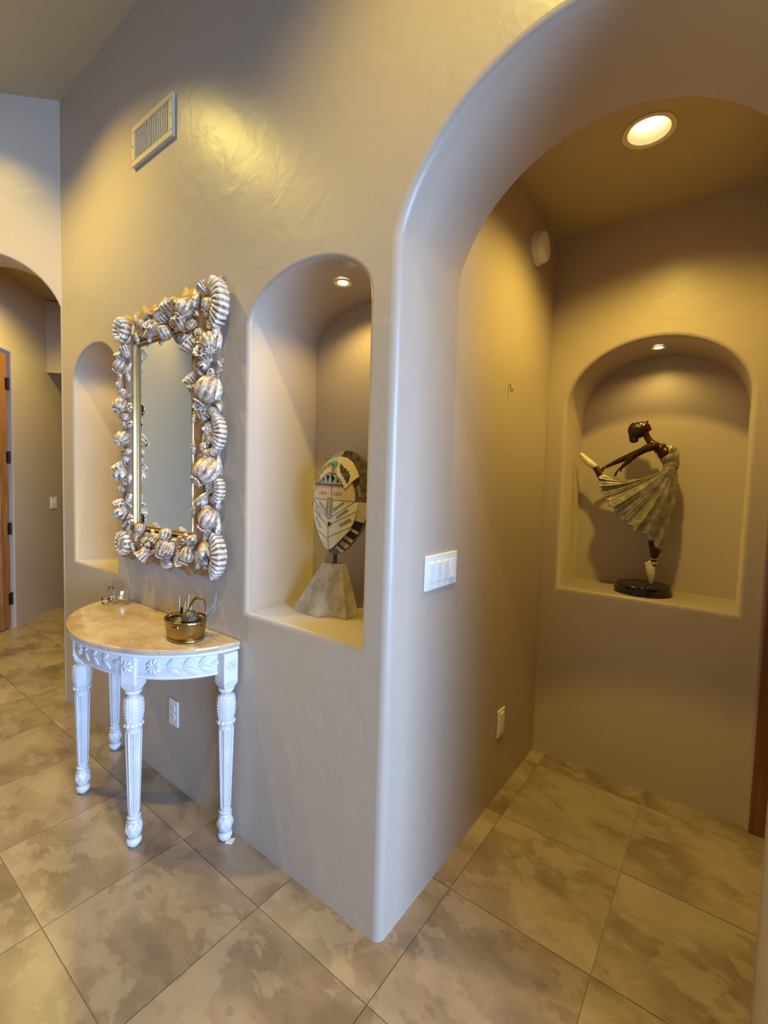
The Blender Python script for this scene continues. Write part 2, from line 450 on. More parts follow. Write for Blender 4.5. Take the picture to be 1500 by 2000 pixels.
# local x = v direction, local y = u direction (away from the viewer)
bm = bmesh.new(); W, H = 0.885, 2.43
for (a, b, c_, d_) in ((0.008, 0.12, 0.01, H), (W - 0.115, W, 0.01, H), (0.12, W - 0.115, 0.01, 0.24), (0.12, W - 0.115, H - 0.16, H), (0.12, W - 0.115, 0.80, 0.98)):
    box(bm, a, b, 0, 0.045, c_, d_, 0.004, 1)
obj('door_frame_rails', bm, M_WOOD, hd_root)
for (z0, z1) in ((0.24, 0.80), (0.98, H - 0.16)):
    bm = bmesh.new(); box(bm, 0.12, W - 0.115, 0.018, 0.034, z0, z1)
    box(bm, 0.17, W - 0.165, 0.006, 0.03, z0 + 0.05, z1 - 0.05, 0.006, 1)
    obj('panel', bm, M_WOOD, hd_root)
for z in (0.27, 0.90, 1.53, 2.17):
    bm = bmesh.new(); lathe(bm, [(0.010, z - 0.055), (0.010, z + 0.055)], 10, Matrix.Translation((W + 0.002, -0.006, 0)))
    box(bm, W - 0.03, W + 0.012, -0.004, 0.004, z - 0.05, z + 0.05)
    obj('hinge', bm, M_BRONZEH, hd_root)
bm = bmesh.new(); lathe(bm, [(0.0, -0.06), (0.025, -0.055), (0.03, -0.04), (0.012, -0.03), (0.012, 0), (0.03, 0.0)], 16, Matrix.Translation((0.07, 0, 0.95)) @ Matrix.Rotation(-PI / 2, 4, 'X') @ Matrix.Diagonal((1, 1, 1, 1)))
obj('knob', bm, M_BRONZEH, hd_root, True)

# vestibule doorway: wooden jambs and door slab on the right
vd = thing('door_2', None, None, (DX, 0, 0)); tag(vd, kind='structure')
bm = bmesh.new(); box(bm, 0.018, 0.14, DY1 - 0.012, DY1 + 0.02, 0.001, DZ, 0.003, 1); box(bm, 0.075, 0.115, DY1 - 0.024, DY1 - 0.012, 0.001, DZ, 0.002, 1)
obj('jamb', bm, M_WOODD, vd)
bm = bmesh.new(); box(bm, 0.018, 0.14, DY0 - 0.02, DY0 + 0.012, 0.001, DZ, 0.003, 1); obj('jamb', bm, M_WOODD, vd)
bm = bmesh.new(); box(bm, 0.018, 0.14, DY0 - 0.02, DY1 + 0.02, DZ - 0.02, DZ + 0.02, 0.003, 1); obj('head_jamb', bm, M_WOODD, vd)
bm = bmesh.new(); box(bm, 0.115, 0.155, DY0 + 0.014, DY1 - 0.014, 0.006, DZ - 0.022, 0.003, 1)
for z0, z1 in ((0.2, 0.85), (1.05, 1.9)): box(bm, 0.105, 0.12, DY0 + 0.13, DY1 - 0.13, z0, z1, 0.005, 1)
obj('door_slab', bm, M_WOODD, vd)

# ------------------------------------------------------------------ small wall fittings
def plate(name, label, cat, origin, xdir, w_, h_, group=None):
    """origin: centre on wall, xdir: in-plane horizontal unit vector; local -y points into the room"""
    xd = Vector(xdir); ydir = Vector((0, 0, 1)).cross(xd)
    o = thing(name, label, cat, (0, 0, 0), 0, group)
    m = Matrix((xd, ydir, Vector((0, 0, 1)))).transposed().to_4x4(); m.translation = Vector(origin)
    o.matrix_world = m
    obj('cover_plate', boxbm(-w_ / 2, w_ / 2, -0.007, -0.0005, -h_ / 2, h_ / 2, bev=0.0028, seg=2), M_PLASTIC, o)
    return o
def screw(o, x, z, y=-0.0075):
    bm = bmesh.new(); lathe(bm, [(0.0032, 0), (0.0028, 0.001)], 10, Matrix.Translation((x, y + 0.0008, z)) @ Matrix.Rotation(PI / 2, 4, 'X'))
    obj('screw', bm, M_TRIM, o)
def rocker(o, x, tilt):
    fr = obj('rocker_surround', boxbm(x - 0.0175, x + 0.0175, -0.0082, -0.006, -0.034, 0.034, bev=0.0008, seg=1), M_PLASTIC, o)
    bm = boxbm(-0.0155, 0.0155, -0.0022, 0.003, -0.0315, 0.0315, bev=0.001, seg=1)
    r = obj('rocker', bm, M_PLASTIC, fr); r.location = (x, -0.0095, 0); r.rotation_euler = (tilt, 0, 0)
# wall B faces +X : in-plane horizontal so that cross gives into-wall direction (-x): z cross xd = ydir = -x -> xd = (0,1,0)
sw = plate('switch_plate', 'white four-gang rocker switch plate on the side wall inside the arch', 'switch', (0, 0.286, 1.102), (0, 1, 0), 0.21, 0.115)
for i in range(4):
    x = -0.069 + i * 0.046; rocker(sw, x, 0.07 if i != 3 else -0.07); screw(sw, x, 0.0485); screw(sw, x, -0.0485)
pb = plate('phone_jack_plate', 'small white wall plate low beside the vestibule corner', 'outlet', (0, 0.873, 0.338), (0, 1, 0), 0.073, 0.122)
for z in (-0.038, -0.05): screw(pb, 0.012 if z > -0.04 else -0.008, z)
obj('insert', boxbm(-0.022, 0.022, -0.010, -0.006, -0.034, 0.045, bev=0.001, seg=1), M_PLASTIC, pb)
ol = plate('outlet', 'white duplex outlet on the wall under the half-moon table', 'outlet', (-1.169, 0, 0.338), (1, 0, 0), 0.075, 0.118)
for z in (-0.0195, 0.0195):
    bm = bmesh.new(); lathe(bm, [(0.0165, 0), (0.0165, 0.0022), (0.015, 0.003)], 20, Matrix.Translation((0, -0.0065, z)) @ Matrix.Rotation(PI / 2, 4, 'X'))
    rc = obj('receptacle', bm, M_PLASTIC, ol)
    for x in (-0.006, 0.006): obj('slot', boxbm(x - 0.001, x + 0.001, -0.0098, -0.0092, z - 0.001, z + 0.007), M_DARK, rc)
screw(ol, 0, 0)
hv = Vector((-s45, s45, 0))
hs = plate('switch_plate', 'white double rocker switch plate on the hall wall beside the wooden door', 'switch', hallw(2.11, 1.105), hv, 0.118, 0.118)
hs.matrix_world = Matrix(((-s45, -s45, 0, 0), (s45, -s45, 0, 0), (0, 0, 1, 0), (0, 0, 0, 1))); hs.location = hallw(2.11, 1.105)
for x in (-0.023, 0.023): rocker(hs, x, 0.07); screw(hs, x, 0.0485)
# smoke detector on wall B
sd = thing('smoke_detector', 'round white smoke detector high on the vestibule side wall', 'smoke detector', (0, 1.045, 2.462))
mt = Matrix.Rotation(PI / 2, 4, 'Y')
bm = bmesh.new(); lathe(bm, [(0.072, 0.0005), (0.072, 0.012), (0.068, 0.014), (0.0, 0.014)], 40, mt); auto_smooth(obj('mount_ring', bm, M_PLASTIC, sd))
bm = bmesh.new(); lathe(bm, [(0.065, 0.014), (0.066, 0.034), (0.060, 0.046), (0.045, 0.050), (0.0, 0.051)], 40, mt); auto_smooth(obj('cover', bm, M_PLASTIC, sd))
bm = bmesh.new(); lathe(bm, [(0.006, 0.0), (0.006, 0.002)], 12, Matrix.Translation((0.0505, -0.005, -0.022)) @ mt); obj('test_button', bm, M_TRIM, sd)
# little hook on wall B
bm = bmesh.new(); tube(bm, [(0.0, 0, 0.012), (0.006, 0, 0.012), (0.009, 0.0, 0.006), (0.009, 0, -0.012), (0.014, 0, -0.017), (0.019, 0, -0.012), (0.019, 0, -0.004)], 0.0016, 6)
o = tag(obj('hook', bm, M_BRONZEH, None, True), 'tiny metal hook on the vestibule side wall', 'hook'); o.location = (0.001, 0.80, 1.80)
# air vent
vn = thing('air_vent', 'tan rectangular wall air vent with vertical slats high on the wall', 'vent', (-1.35, 0, 2.895))
M_VENT = mat('vent_enamel', (0.54, 0.44, 0.30), 0.4)
bm = bmesh.new(); a, b = 0.178, 0.088
for bx in ((-a, a, -b, -b + 0.026), (-a, a, b - 0.026, b), (-a, -a + 0.026, -b + 0.026, b - 0.026), (a - 0.026, a, -b + 0.026, b - 0.026)):
    box(bm, bx[0], bx[1], -0.016, -0.0005, bx[2], bx[3], 0.002, 1)
obj('frame', bm, M_VENT, vn)
obj('duct_shade', boxbm(-a + 0.02, a - 0.02, -0.003, -0.0005, -b + 0.02, b - 0.02), M_DARK, vn)  # flat near-black panel paints the shade behind the slats
me = None
for i in range(20):
    x = -0.143 + i * 0.286 / 19
    if me is None:
        bm = boxbm(-0.0013, 0.0013, -0.0032, 0.0032, -b + 0.024, b - 0.024); o = obj('slat', bm, M_VENT, vn); me = o.data
    else: o = obj('slat', me, None, vn)
    o.location = (x, -0.0095, 0); o.rotation_euler = (0, 0, math.radians(8))
for x in (-a + 0.012, a - 0.012):
    bm = bmesh.new(); lathe(bm, [(0.004, 0), (0.003, 0.0015)], 10, Matrix.Translation((x, -0.0158, 0)) @ Matrix.Rotation(PI / 2, 4, 'X')); obj('screw', bm, M_BRASSD, vn)

# ------------------------------------------------------------------ recessed lamps
def can_light(name, label, loc, R, power, size=110, blend=0.6, group=None, lamp='lamp', col=WARM, depth=0.0):
    t = thing(name, label, 'ceiling light', loc, 0, group)
    bm = bmesh.new()
    prof = [(R * 1.22, 0.0), (R * 1.20, -0.004), (R * 1.0, -0.003), (R * 0.96, 0.002)]
    lathe(bm, prof, 40, cap=False); auto_smooth(obj('trim_ring', bm, M_TRIM, t), 60)
    if depth:      # real can above a hole in the ceiling
        bm = bmesh.new(); lathe(bm, [(R * 0.97, -0.001), (R * 0.93, depth * 0.25), (R * 0.84, depth * 0.5), (R * 0.78, depth), (R * 0.66, depth)], 40, cap=False); auto_smooth(obj('reflector', bm, M_TRIM, t), 50)
        bm = bmesh.new(); lathe(bm, [(0.0, depth - 0.018), (R * 0.45, depth - 0.015), (R * 0.66, depth - 0.006), (R * 0.74, depth)], 36, cap=False)
    else:
        bm = bmesh.new(); lathe(bm, [(R * 0.97, -0.0012), (R * 0.72, -0.0012)], 36, cap=False); obj('reflector', bm, M_TRIM, t)
        bm = bmesh.new(); lathe(bm, [(0.0, -0.004), (R * 0.5, -0.0035), (R * 0.74, -0.0015)], 32, cap=False)
    obj('bulb', bm, M_BULB, t, True)
    spot(lamp, (loc[0], loc[1], loc[2] - (0.006 if depth else 0.02)), power, col, size, blend, R * 0.6)
    return t
can_light('recessed_light', 'lit round recessed ceiling light inside the arched vestibule', (0.469, 0.789, VCEIL - 0.001), 0.068, P_VEST, 140, 0.9, lamp='lamp_vestibule', col=C_VEST, depth=0.040)
can_light('niche_light', 'small lit light at the top of the mask niche', (-0.36, 0.165, 2.083), 0.026, P_N2, 150, 0.6, lamp='lamp_niche_mask', col=C_N)
can_light('niche_light', 'small lit light at the top of the dancer niche', (0.452, 1.49, 2.070), 0.026, P_N3, 150, 0.6, lamp='lamp_niche_dancer', col=C_N)
can_light('niche_light', 'small light at the top of the empty far niche', (-2.01, 0.165, 2.082), 0.026, P_N2, 150, 0.6, lamp='lamp_niche_far', col=C_N)
can_light('recessed_light', 'recessed ceiling light of the big room above the mirror', (-1.78, -0.68, CEIL - 0.001), 0.066, P_ROOM, 128, 0.75, lamp='lamp_room', col=C_ROOM)
can_light('recessed_light', 'recessed ceiling light of the big room right of the arch', (0.3, -0.75, CEIL - 0.001), 0.066, P_ROOM, 128, 0.75, lamp='lamp_room', col=C_ROOM)
can_light('recessed_light', 'recessed ceiling light of the big room before the angled wall', (-2.50, -0.65, CEIL - 0.001), 0.066, P_FAR * 1.3, 118, 0.75, lamp='lamp_far', col=C_ROOM)
can_light('recessed_light', 'added unseen ceiling light brightening the angled wall reflected in the mirror', (-3.33, -1.52, CEIL - 0.001), 0.066, P_FAR * 2.6, 128, 0.6, lamp='lamp_far', col=C_ROOM)  # added lamp, out of view, brightens the wall that the mirror reflects
hl = u45(0.5, 3.099, 1.0)
can_light('recessed_light', 'recessed ceiling light of the hall behind the far arch', tuple(hl), 0.066, P_HALL, 150, 0.6, lamp='lamp_hall', col=C_ROOM)

#@@OBJECTS
# ------------------------------------------------------------------ half-moon console table
TX = -1.19
tb = thing('console_table', 'white-washed half-moon console table with a beige marble top against the wall', 'table', (TX, -0.004, 0))
def halfell(a, b, n=48): return [(a * math.cos(t), -b * math.sin(t)) for t in [PI * i / n for i in range(n + 1)]]
def half_slab(a, b, z0, z1, bev, m, name, parent):
    bm = bmesh.new(); K = 5; rows = []
    prof = [(0, z0 + bev)] if bev == 0 else []
    h = (z1 - z0)
    for j in range(2 * K + 1):
        an = -PI / 2 + PI * j / (2 * K); rr = bev * (math.cos(an) - 1); zz = (z0 + bev if j <= K else z1 - bev) + bev * math.sin(an)
        prof.append((rr, zz))
    for (dr, z) in prof:
        rows.append([bm.verts.new((x, y, z)) for x, y in halfell(a + dr, b + dr)])
    n = len(rows[0])
    for j in range(len(rows) - 1):
        for i in range(n - 1): bm.faces.new((rows[j][i], rows[j][i + 1], rows[j + 1][i + 1], rows[j + 1][i]))
        bm.faces.new((rows[j][n - 1], rows[j][0], rows[j + 1][0], rows[j + 1][n - 1]))
    bm.faces.new(rows[0]); bm.faces.new(rows[-1])
    bmesh.ops.recalc_face_normals(bm, faces=bm.faces[:])
    return auto_smooth(obj(name, bm, m, parent), 50)
half_slab(0.500, 0.372, 0.757, 0.775, 0.004, M_SLAB, 'marble_top', tb)
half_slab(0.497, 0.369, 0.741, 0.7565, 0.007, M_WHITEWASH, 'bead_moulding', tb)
AE, BE = 0.470, 0.338
def ell(t, off=0.0): 
    n = Vector((math.cos(t) / AE, -math.sin(t) / BE)).normalized()
    return Vector((AE * math.cos(t), -BE * math.sin(t))) + n * off, n
def apron(t0, t1):
    bm = bmesh.new(); n = 24
    sec = [(0.0, 0.741), (0.0, 0.668), (0.003, 0.666), (0.004, 0.662), (0.003, 0.658), (0.0, 0.655), (-0.02, 0.655), (-0.02, 0.741)]
    rows = []
    for i in range(n + 1):
        t = t0 + (t1 - t0) * i / n
        rows.append([bm.verts.new((*ell(t, o)[0], z)) for o, z in sec])
    for i in range(n):
        for k in range(len(sec)): bm.faces.new((rows[i][k], rows[i][(k + 1) % len(sec)], rows[i + 1][(k + 1) % len(sec)], rows[i + 1][k]))
    bm.faces.new(rows[0]); bm.faces.new(rows[-1]); bmesh.ops.recalc_face_normals(bm, faces=bm.faces[:])
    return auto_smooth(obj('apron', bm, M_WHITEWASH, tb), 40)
def leaf_bm(L_, W_, H_, n=10, curl=0.0):
    """leaf in XZ plane pointing +x, relief towards -y"""
    bm = bmesh.new(); rows = []
    for i in range(n + 1):
        t = i / n; w_ = W_ * math.sin(PI * min(1, t * 0.95 + 0.03)) ** 0.8 * (1 - 0.25 * t); row = []
        for k in range(7):
            s = (k - 3) / 3; h = H_ * max(0.0, 1 - s * s) ** 0.5 * math.sin(PI * (0.08 + 0.88 * t)) ** 0.6
            if k == 3: h *= 0.55
            h *= 1 - 0.25 * (0.5 + 0.5 * math.cos(t * 26 + abs(s) * 5))
            row.append(bm.verts.new((L_ * t, -h - curl * t * t, s * w_ + 0.25 * L_ * math.sin(t * 1.6) * 0.4)))
        rows.append(row)
    for i in range(n):
        for k in range(6): bm.faces.new((rows[i][k], rows[i + 1][k], rows[i + 1][k + 1], rows[i][k + 1]))
    border = [r[0] for r in rows] + [r[-1] for r in rows[::-1]]
    bv = [bm.verts.new((v.co.x, 0.0005, v.co.z)) for v in border]
    for i in range(len(border)):
        j = (i + 1) % len(border)
        bm.faces.new((border[i], bv[i], bv[j], border[j]))
    bmesh.ops.remove_doubles(bm, verts=bm.verts[:], dist=1e-5)
    bmesh.ops.recalc_face_normals(bm, faces=bm.faces[:])
    return bm
def flower_bm(R, H_, petals=8, n=40, rings=8):
    bm = bmesh.new(); c = bm.verts.new((0, -H_ * 0.9, 0)); rows = []
    for j in range(1, rings + 1):
        s = j / rings; row = []
        for i in range(n):
            a = 2 * PI * i / n; pt = abs(math.cos(a * petals / 2))
            r = R * s * (0.78 + 0.22 * pt ** 0.6)
            h = H_ * ((0.9 * math.exp(-(s / 0.16) ** 2)) + (math.sin(PI * min(1, s * 0.95)) ** 0.7) * (0.35 + 0.65 * pt) * (s > 0.15))
            row.append(bm.verts.new((r * math.cos(a), -h, r * math.sin(a))))
        rows.append(row)
    for i in range(n): bm.faces.new((c, rows[0][(i + 1) % n], rows[0][i]))
    for j in range(rings - 1):
        for i in range(n): bm.faces.new((rows[j][i], rows[j][(i + 1) % n], rows[j + 1][(i + 1) % n], rows[j + 1][i]))
    last = [bm.verts.new((v.co.x, 0.0005, v.co.z)) for v in rows[-1]]
    for i in range(n): bm.faces.new((rows[-1][i], rows[-1][(i + 1) % n], last[(i + 1) % n], last[i]))
    bmesh.ops.recalc_face_normals(bm, faces=bm.faces[:])
    return bm
ap_leaf = bpy.data.meshes.new('carved_leaf'); b_ = leaf_bm(0.054, 0.013, 0.0075); b_.to_mesh(ap_leaf); b_.free(); ap_leaf.materials.append(M_WHITEWASH)
ap_fl = bpy.data.meshes.new('carved_flower'); b_ = flower_bm(0.029, 0.0085, 9); b_.to_mesh(ap_fl); b_.free(); ap_fl.materials.append(M_WHITEWASH)
for me_ in (ap_leaf, ap_fl): me_.polygons.foreach_set('use_smooth', [True] * len(me_.polygons))
def on_apron(o, t, z, ang):
    p, n = ell(t, 0.0003); x = Vector((-n.y, n.x, 0)); y = -Vector((n.x, n.y, 0))
    m = Matrix((x, y, Vector((0, 0, 1)))).transposed().to_4x4() @ Matrix.Rotation(ang, 4, 'Y'); m.translation = Vector((p.x, p.y, z))
    o.matrix_local = m
# t measured from the +x end of the half ellipse towards the -x end
TF = math.atan2(0.277 / BE, 0.238 / AE)
for (t0, t1, tf, sgn, nl) in ((0.10, TF - 0.04, TF - 0.22, 1, 3), (TF + 0.09, PI - TF - 0.09, PI - TF - 0.40, 1, 3), (PI - TF + 0.04, PI - 0.10, PI - TF + 0.22, -1, 3)):
    A_ = apron(t0, t1)
    f = obj('carved_flower', ap_fl, None, A_); on_apron(f, tf, 0.702, 0)
    for k in range(nl):
        tt = tf - sgn * (0.115 + 0.145 * k)
        for q in (-1, 1):
            l = obj('carved_leaf', ap_leaf, None, A_)
            on_apron(l, tt, 0.702 + q * 0.003, q * -0.55 if sgn > 0 else PI + q * 0.55)
    l = obj('carved_leaf', ap_leaf, None, A_); on_apron(l, tf - sgn * (0.115 + 0.145 * nl - 0.02), 0.702, 0 if sgn > 0 else PI)
# legs
def leg_mesh():
    bm = bmesh.new(); hw = 0.030
    # square block with chamfered foot
    box(bm, -hw, hw, -hw, hw, 0.628, 0.7405, 0.002, 1)
    lathe(bm, [(hw * 1.414, 0.6285), (hw * 1.30, 0.618), (0.030, 0.604), (0.0255, 0.600)], 4, Matrix.Rotation(PI / 4, 4, 'Z'))
    prof = [(0.024, 0.603), (0.0285, 0.600), (0.0295, 0.596), (0.0265, 0.592), (0.0225, 0.589), (0.0225, 0.584), (0.0255, 0.578)]
    def aca(r, z, a):
        if 0.478 < z < 0.578:
            k = (a * 6 / (2 * PI)) % 1.0; c_ = abs(k - 0.5) * 2      # 0 at leaf centre
            rib = 0.0016 * (1 - min(1, c_ * 5)) + 0.0013 * math.cos((z * 520) + c_ * 9) * (0.25 + 0.75 * (1 - c_))
            return r + rib - 0.0014 * (c_ > 0.88)
        if 0.466 < z <= 0.478:
            k = (a * 12 / (2 * PI)) % 1.0; return r + 0.002 * math.cos(2 * PI * k)
        if 0.135 < z < 0.445:
            k = (a * 8 / (2 * PI)) % 1.0; c_ = abs(k - 0.5) * 2
            return r * (0.90 if c_ < 0.55 else 1.0) + (0.0012 if c_ > 0.80 else 0)
        if 0.042 < z < 0.100:
            return r + 0.0016 * math.cos(6 * a) * math.cos((z - 0.07) * 120) + 0.0008 * math.cos(18 * a + z * 400)
        return r
    z = 0.572
    while z > 0.480:
        s = (0.578 - z) / 0.1; prof.append((0.0265 + 0.0105 * math.sin(PI * min(1, s * 0.80 + 0.1)) ** 0.9 - 0.003 * s, z)); z -= 0.003
    prof += [(0.031, 0.478), (0.034, 0.473), (0.0335, 0.470), (0.0285, 0.466), (0.0285, 0.455), (0.0283, 0.446), (0.0282, 0.4445)]
    for i in range(0, 9): z = 0.444 - i * 0.0385; prof.append((0.0281 - (0.444 - z) * 0.0285, z))
    prof += [(0.0192, 0.1345), (0.019, 0.124), (0.0225, 0.121), (0.0245, 0.118), (0.0225, 0.114), (0.0195, 0.111), (0.0235, 0.106), (0.0245, 0.103), (0.022, 0.100)]
    z = 0.097
    while z > 0.044: s = (0.1 - z) / 0.058; prof.append((0.020 + 0.0095 * math.sin(PI * min(1, s * 0.93 + 0.05)), z)); z -= 0.003
    prof += [(0.018, 0.042), (0.0175, 0.040), (0.023, 0.036), (0.0265, 0.029), (0.0268, 0.022), (0.024, 0.013), (0.018, 0.006), (0.012, 0.003), (0.011, 0.0)]
    lathe(bm, prof[::-1], 64, mod=aca)
    bmesh.ops.recalc_face_normals(bm, faces=bm.faces[:])
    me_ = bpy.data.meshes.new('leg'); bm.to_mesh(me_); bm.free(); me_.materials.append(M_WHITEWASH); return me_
LEG = leg_mesh()
ros = bpy.data.meshes.new('rosette'); b_ = flower_bm(0.022, 0.007, 6); b_.to_mesh(ros); b_.free(); ros.materials.append(M_WHITEWASH)
for (x, y, rz) in ((-0.474, -0.040, 0), (0.474, -0.040, 0), (-0.236, -0.270, -0.43), (0.236, -0.270, 0.43)):
    o = obj('leg', LEG, None, tb); o.location = (x, y, 0); o.rotation_euler = (0, 0, rz)
    if abs(x) > 0.4: r_ = obj('rosette', ros, None, o); r_.location = (math.copysign(0.0302, x), 0, 0.700); r_.rotation_euler = (0, 0, math.copysign(PI / 2, x))
    else: r_ = obj('rosette', ros, None, o); r_.location = (0, -0.0302, 0.700)
auto_smooth(bpy.data.objects['leg'], 30)
sh = tag(obj('shim', boxbm(-0.014, 0.014, -0.020, 0.010, 0.0, 0.0022, bev=0.0006, seg=1), M_PLASTIC), 'thin white shim beside the near right table foot at the wall', 'shim')
sh.location = (-0.694, -0.034, 0.001); sh.rotation_euler = (0, 0, 0.5)

# ------------------------------------------------------------------ mirror with carved frame
mr = thing('mirror', 'large rectangular mirror in a silvered frame carved with poppy pods, shells and leaves', 'mirror', (-1.235, 0, 1.572))
GX, GZ = 0.240, 0.412
obj('mirror_glass', boxbm(-GX - 0.006, GX + 0.006, -0.014, -0.009, -GZ - 0.006, GZ + 0.006), M_MIRROR, mr)
def ring_profile(name, ix, iz, prof, m, parent, bead=0):
    """mitred rectangular moulding; prof (outward, y)"""
    bm = bmesh.new(); rows = []
    for (o, y) in prof:
        rows.append([bm.verts.new((sx * (ix + o), y, sz * (iz + o))) for sx, sz in ((-1, -1), (1, -1), (1, 1), (-1, 1))])
    for j in range(len(rows) - 1):
        for i in range(4): bm.faces.new((rows[j][i], rows[j][(i + 1) % 4], rows[j + 1][(i + 1) % 4], rows[j + 1][i]))
    bmesh.ops.recalc_face_normals(bm, faces=bm.faces[:])
    return obj(name, bm, m, parent)
ring_profile('inner_moulding', GX, GZ, [(0, -0.010), (0.0, -0.015), (0.002, -0.018), (0.004, -0.015), (0.006, -0.014), (0.009, -0.030), (0.012, -0.034), (0.015, -0.030), (0.018, -0.024), (0.022, -0.022)], M_GILT, mr)
# carved ground behind the ornaments, with a wavy outline
bm = bmesh.new()
def fr_outline(grow, wob):
    pts = []; per = []
    ix, iz = GX + grow, GZ + grow
    for a0, a1, k in (((-ix, -iz), (ix, -iz), 26), ((ix, -iz), (ix, iz), 40), ((ix, iz), (-ix, iz), 26), ((-ix, iz), (-ix, -iz), 40)):
        for i in range(k):
            t = i / k; x = a0[0] + (a1[0] - a0[0]) * t; z = a0[1] + (a1[1] - a0[1]) * t
            r = wob * math.sin(len(pts) * 1.05) * 0.6 + wob * math.sin(len(pts) * 2.3 + 1)
            l = math.hypot(x / ix, z / iz); pts.append((x + (x / ix) / l * r, z + (z / iz) / l * r))
    return pts
rows = []
for g_, wb, y in ((0.026, 0, -0.004), (0.026, 0, -0.030), (0.055, 0, -0.040), (0.095, 0.004, -0.036), (0.140, 0.010, -0.024), (0.168, 0.014, -0.010), (0.168, 0.014, -0.003)):
    rows.append([bm.verts.new((p[0], y + (0.006 * mnoise.noise((p[0] * 22, p[1] * 22, g_ * 30)) if 0.03 < g_ < 0.15 else 0), p[1])) for p in fr_outline(g_, wb)])
n = len(rows[0])
for j in range(len(rows)):
    for i in range(n): bm.faces.new((rows[j][i], rows[j][(i + 1) % n], rows[(j + 1) % len(rows)][(i + 1) % n], rows[(j + 1) % len(rows)][i]))
bmesh.ops.recalc_face_normals(bm, faces=bm.faces[:])
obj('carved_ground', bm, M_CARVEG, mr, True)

# ornament meshes, unit radius, relief towards -y
def mk(name, bm, smooth=True):
    me_ = bpy.data.meshes.new(name); bmesh.ops.recalc_face_normals(bm, faces=bm.faces[:]); bm.to_mesh(me_); bm.free()
    if smooth: me_.polygons.foreach_set('use_smooth', [True] * len(me_.polygons))
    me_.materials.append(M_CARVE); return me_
def pod_mesh(ribs, crown=True):
    bm = bmesh.new(); prof = []
    for i in range(17):
        t = i / 16; an = PI * t; prof.append((max(0.02, math.sin(an) ** 0.85 * 0.92), -math.cos(an) * 1.0))
    if crown: prof = prof[:-2] + [(0.22, 1.0), (0.24, 1.08), (0.42, 1.16), (0.40, 1.22), (0.12, 1.17), (0.02, 1.15)]
    def md(r, z, a):
        if abs(z) > 1.0: return r * (1 + 0.15 * math.cos(a * 8))
        tw = a + 0.25 * z
        return r * (1 + 0.16 * (abs(math.cos(tw * ribs / 2)) ** 0.6 - 0.6))
    lathe(bm, prof, ribs * 6, mod=md)
    return mk('pod', bm)
def cup_mesh():
    bm = bmesh.new()
    prof = [(0.10, -1.0), (0.45, -0.85), (0.75, -0.4), (0.85, 0.2), (0.98, 0.75), (1.05, 0.85), (0.92, 0.86), (0.72, 0.4), (0.5, 0.0), (0.05, -0.2)]
    lathe(bm, prof, 48, mod=lambda r, z, a: r * (1 + (0.10 if z > 0.5 else 0.05) * math.cos(a * 10)))
    ball(bm, (0, 0, 0.35), 0.42, 12, 8)
    return mk('cup', bm)
def tulip_mesh():
    bm = bmesh.new()
    for k in range(6):
        a = k * PI / 3; m_ = Matrix.Rotation(a, 4, 'Z')
        rows = []
        for i in range(9):
            t = i / 8; r = 0.25 + 0.55 * math.sin(t * 2.2) + 0.1 * t; z = -1 + 2.1 * t; w_ = 0.5 * math.sin(PI * (0.12 + 0.85 * t)) ** 0.7 + 0.02
            rows.append([bm.verts.new(m_ @ Vector((r - 0.18 * s * s, s * w_, z))) for s in (-1, -0.5, 0, 0.5, 1)])
        for i in range(8):
            for q in range(4): bm.faces.new((rows[i][q], rows[i][q + 1], rows[i + 1][q + 1], rows[i + 1][q]))
    ball(bm, (0, 0, -0.2), 0.55, 12, 8); lathe(bm, [(0.28, -1.3), (0.32, -0.9), (0.2, -0.8)], 12)
    return mk('tulip', bm)
def fan_mesh(ribs=9, spread=2.6, name='shell'):
    bm = bmesh.new(); n = ribs * 6; m_ = 9; rows = []
    for j in range(m_ + 1):
        s = j / m_; row = []
        for i in range(n + 1):
            t = i / n; a = -spread / 2 + spread * t; rb = abs(math.sin(PI * t * ribs)) ** 0.8
            r = (0.15 + 0.95 * s) * (1 + 0.07 * rb * s)
            y = -(0.25 + 0.75 * math.sin(PI * (0.15 + 0.7 * s)) * math.cos(a * 0.55)) * 0.8 - 0.16 * rb * s
            row.append(bm.verts.new((r * math.sin(a), y, r * math.cos(a) - 0.25)))
        rows.append(row)
    for j in range(m_):
        for i in range(n): bm.faces.new((rows[j][i], rows[j][i + 1], rows[j + 1][i + 1], rows[j + 1][i]))
    bd = rows[-1]; low = [bm.verts.new((v.co.x * 0.97, 0.1, v.co.z * 0.97)) for v in bd]
    for i in range(n): bm.faces.new((bd[i], bd[i + 1], low[i + 1], low[i]))
    for side in (0, -1):
        col = [r[side] for r in rows]; lo_ = [bm.verts.new((v.co.x, 0.1, v.co.z)) for v in col]
        for j in range(m_): bm.faces.new((col[j], col[j + 1], lo_[j + 1], lo_[j]))
    ball(bm, (0, -0.3, -0.28), 0.28, 10, 8)
    return mk(name, bm)
def ring_mesh():
    bm = bmesh.new(); R_, n, q = 0.78, 60, 10; rows = []
    for i in range(n):
        a = 2 * PI * i / n; rr = 0.24 + 0.06 * math.cos(a * 13)
        rows.append([bm.verts.new(((R_ + rr * math.cos(b)) * math.cos(a), rr * 1.5 * math.sin(b) - 0.15, (R_ + rr * math.cos(b)) * math.sin(a))) for b in [2 * PI * k / q for k in range(q)]])
    for i in range(n):
        for k in range(q): bm.faces.new((rows[i][k], rows[i][(k + 1) % q], rows[(i + 1) % n][(k + 1) % q], rows[(i + 1) % n][k]))
    ball(bm, (0.05, -0.1, 0), 0.40, 12, 8); ball(bm, (-0.25, -0.15, -0.25), 0.22, 10, 6)
    return mk('scalloped_ring', bm)
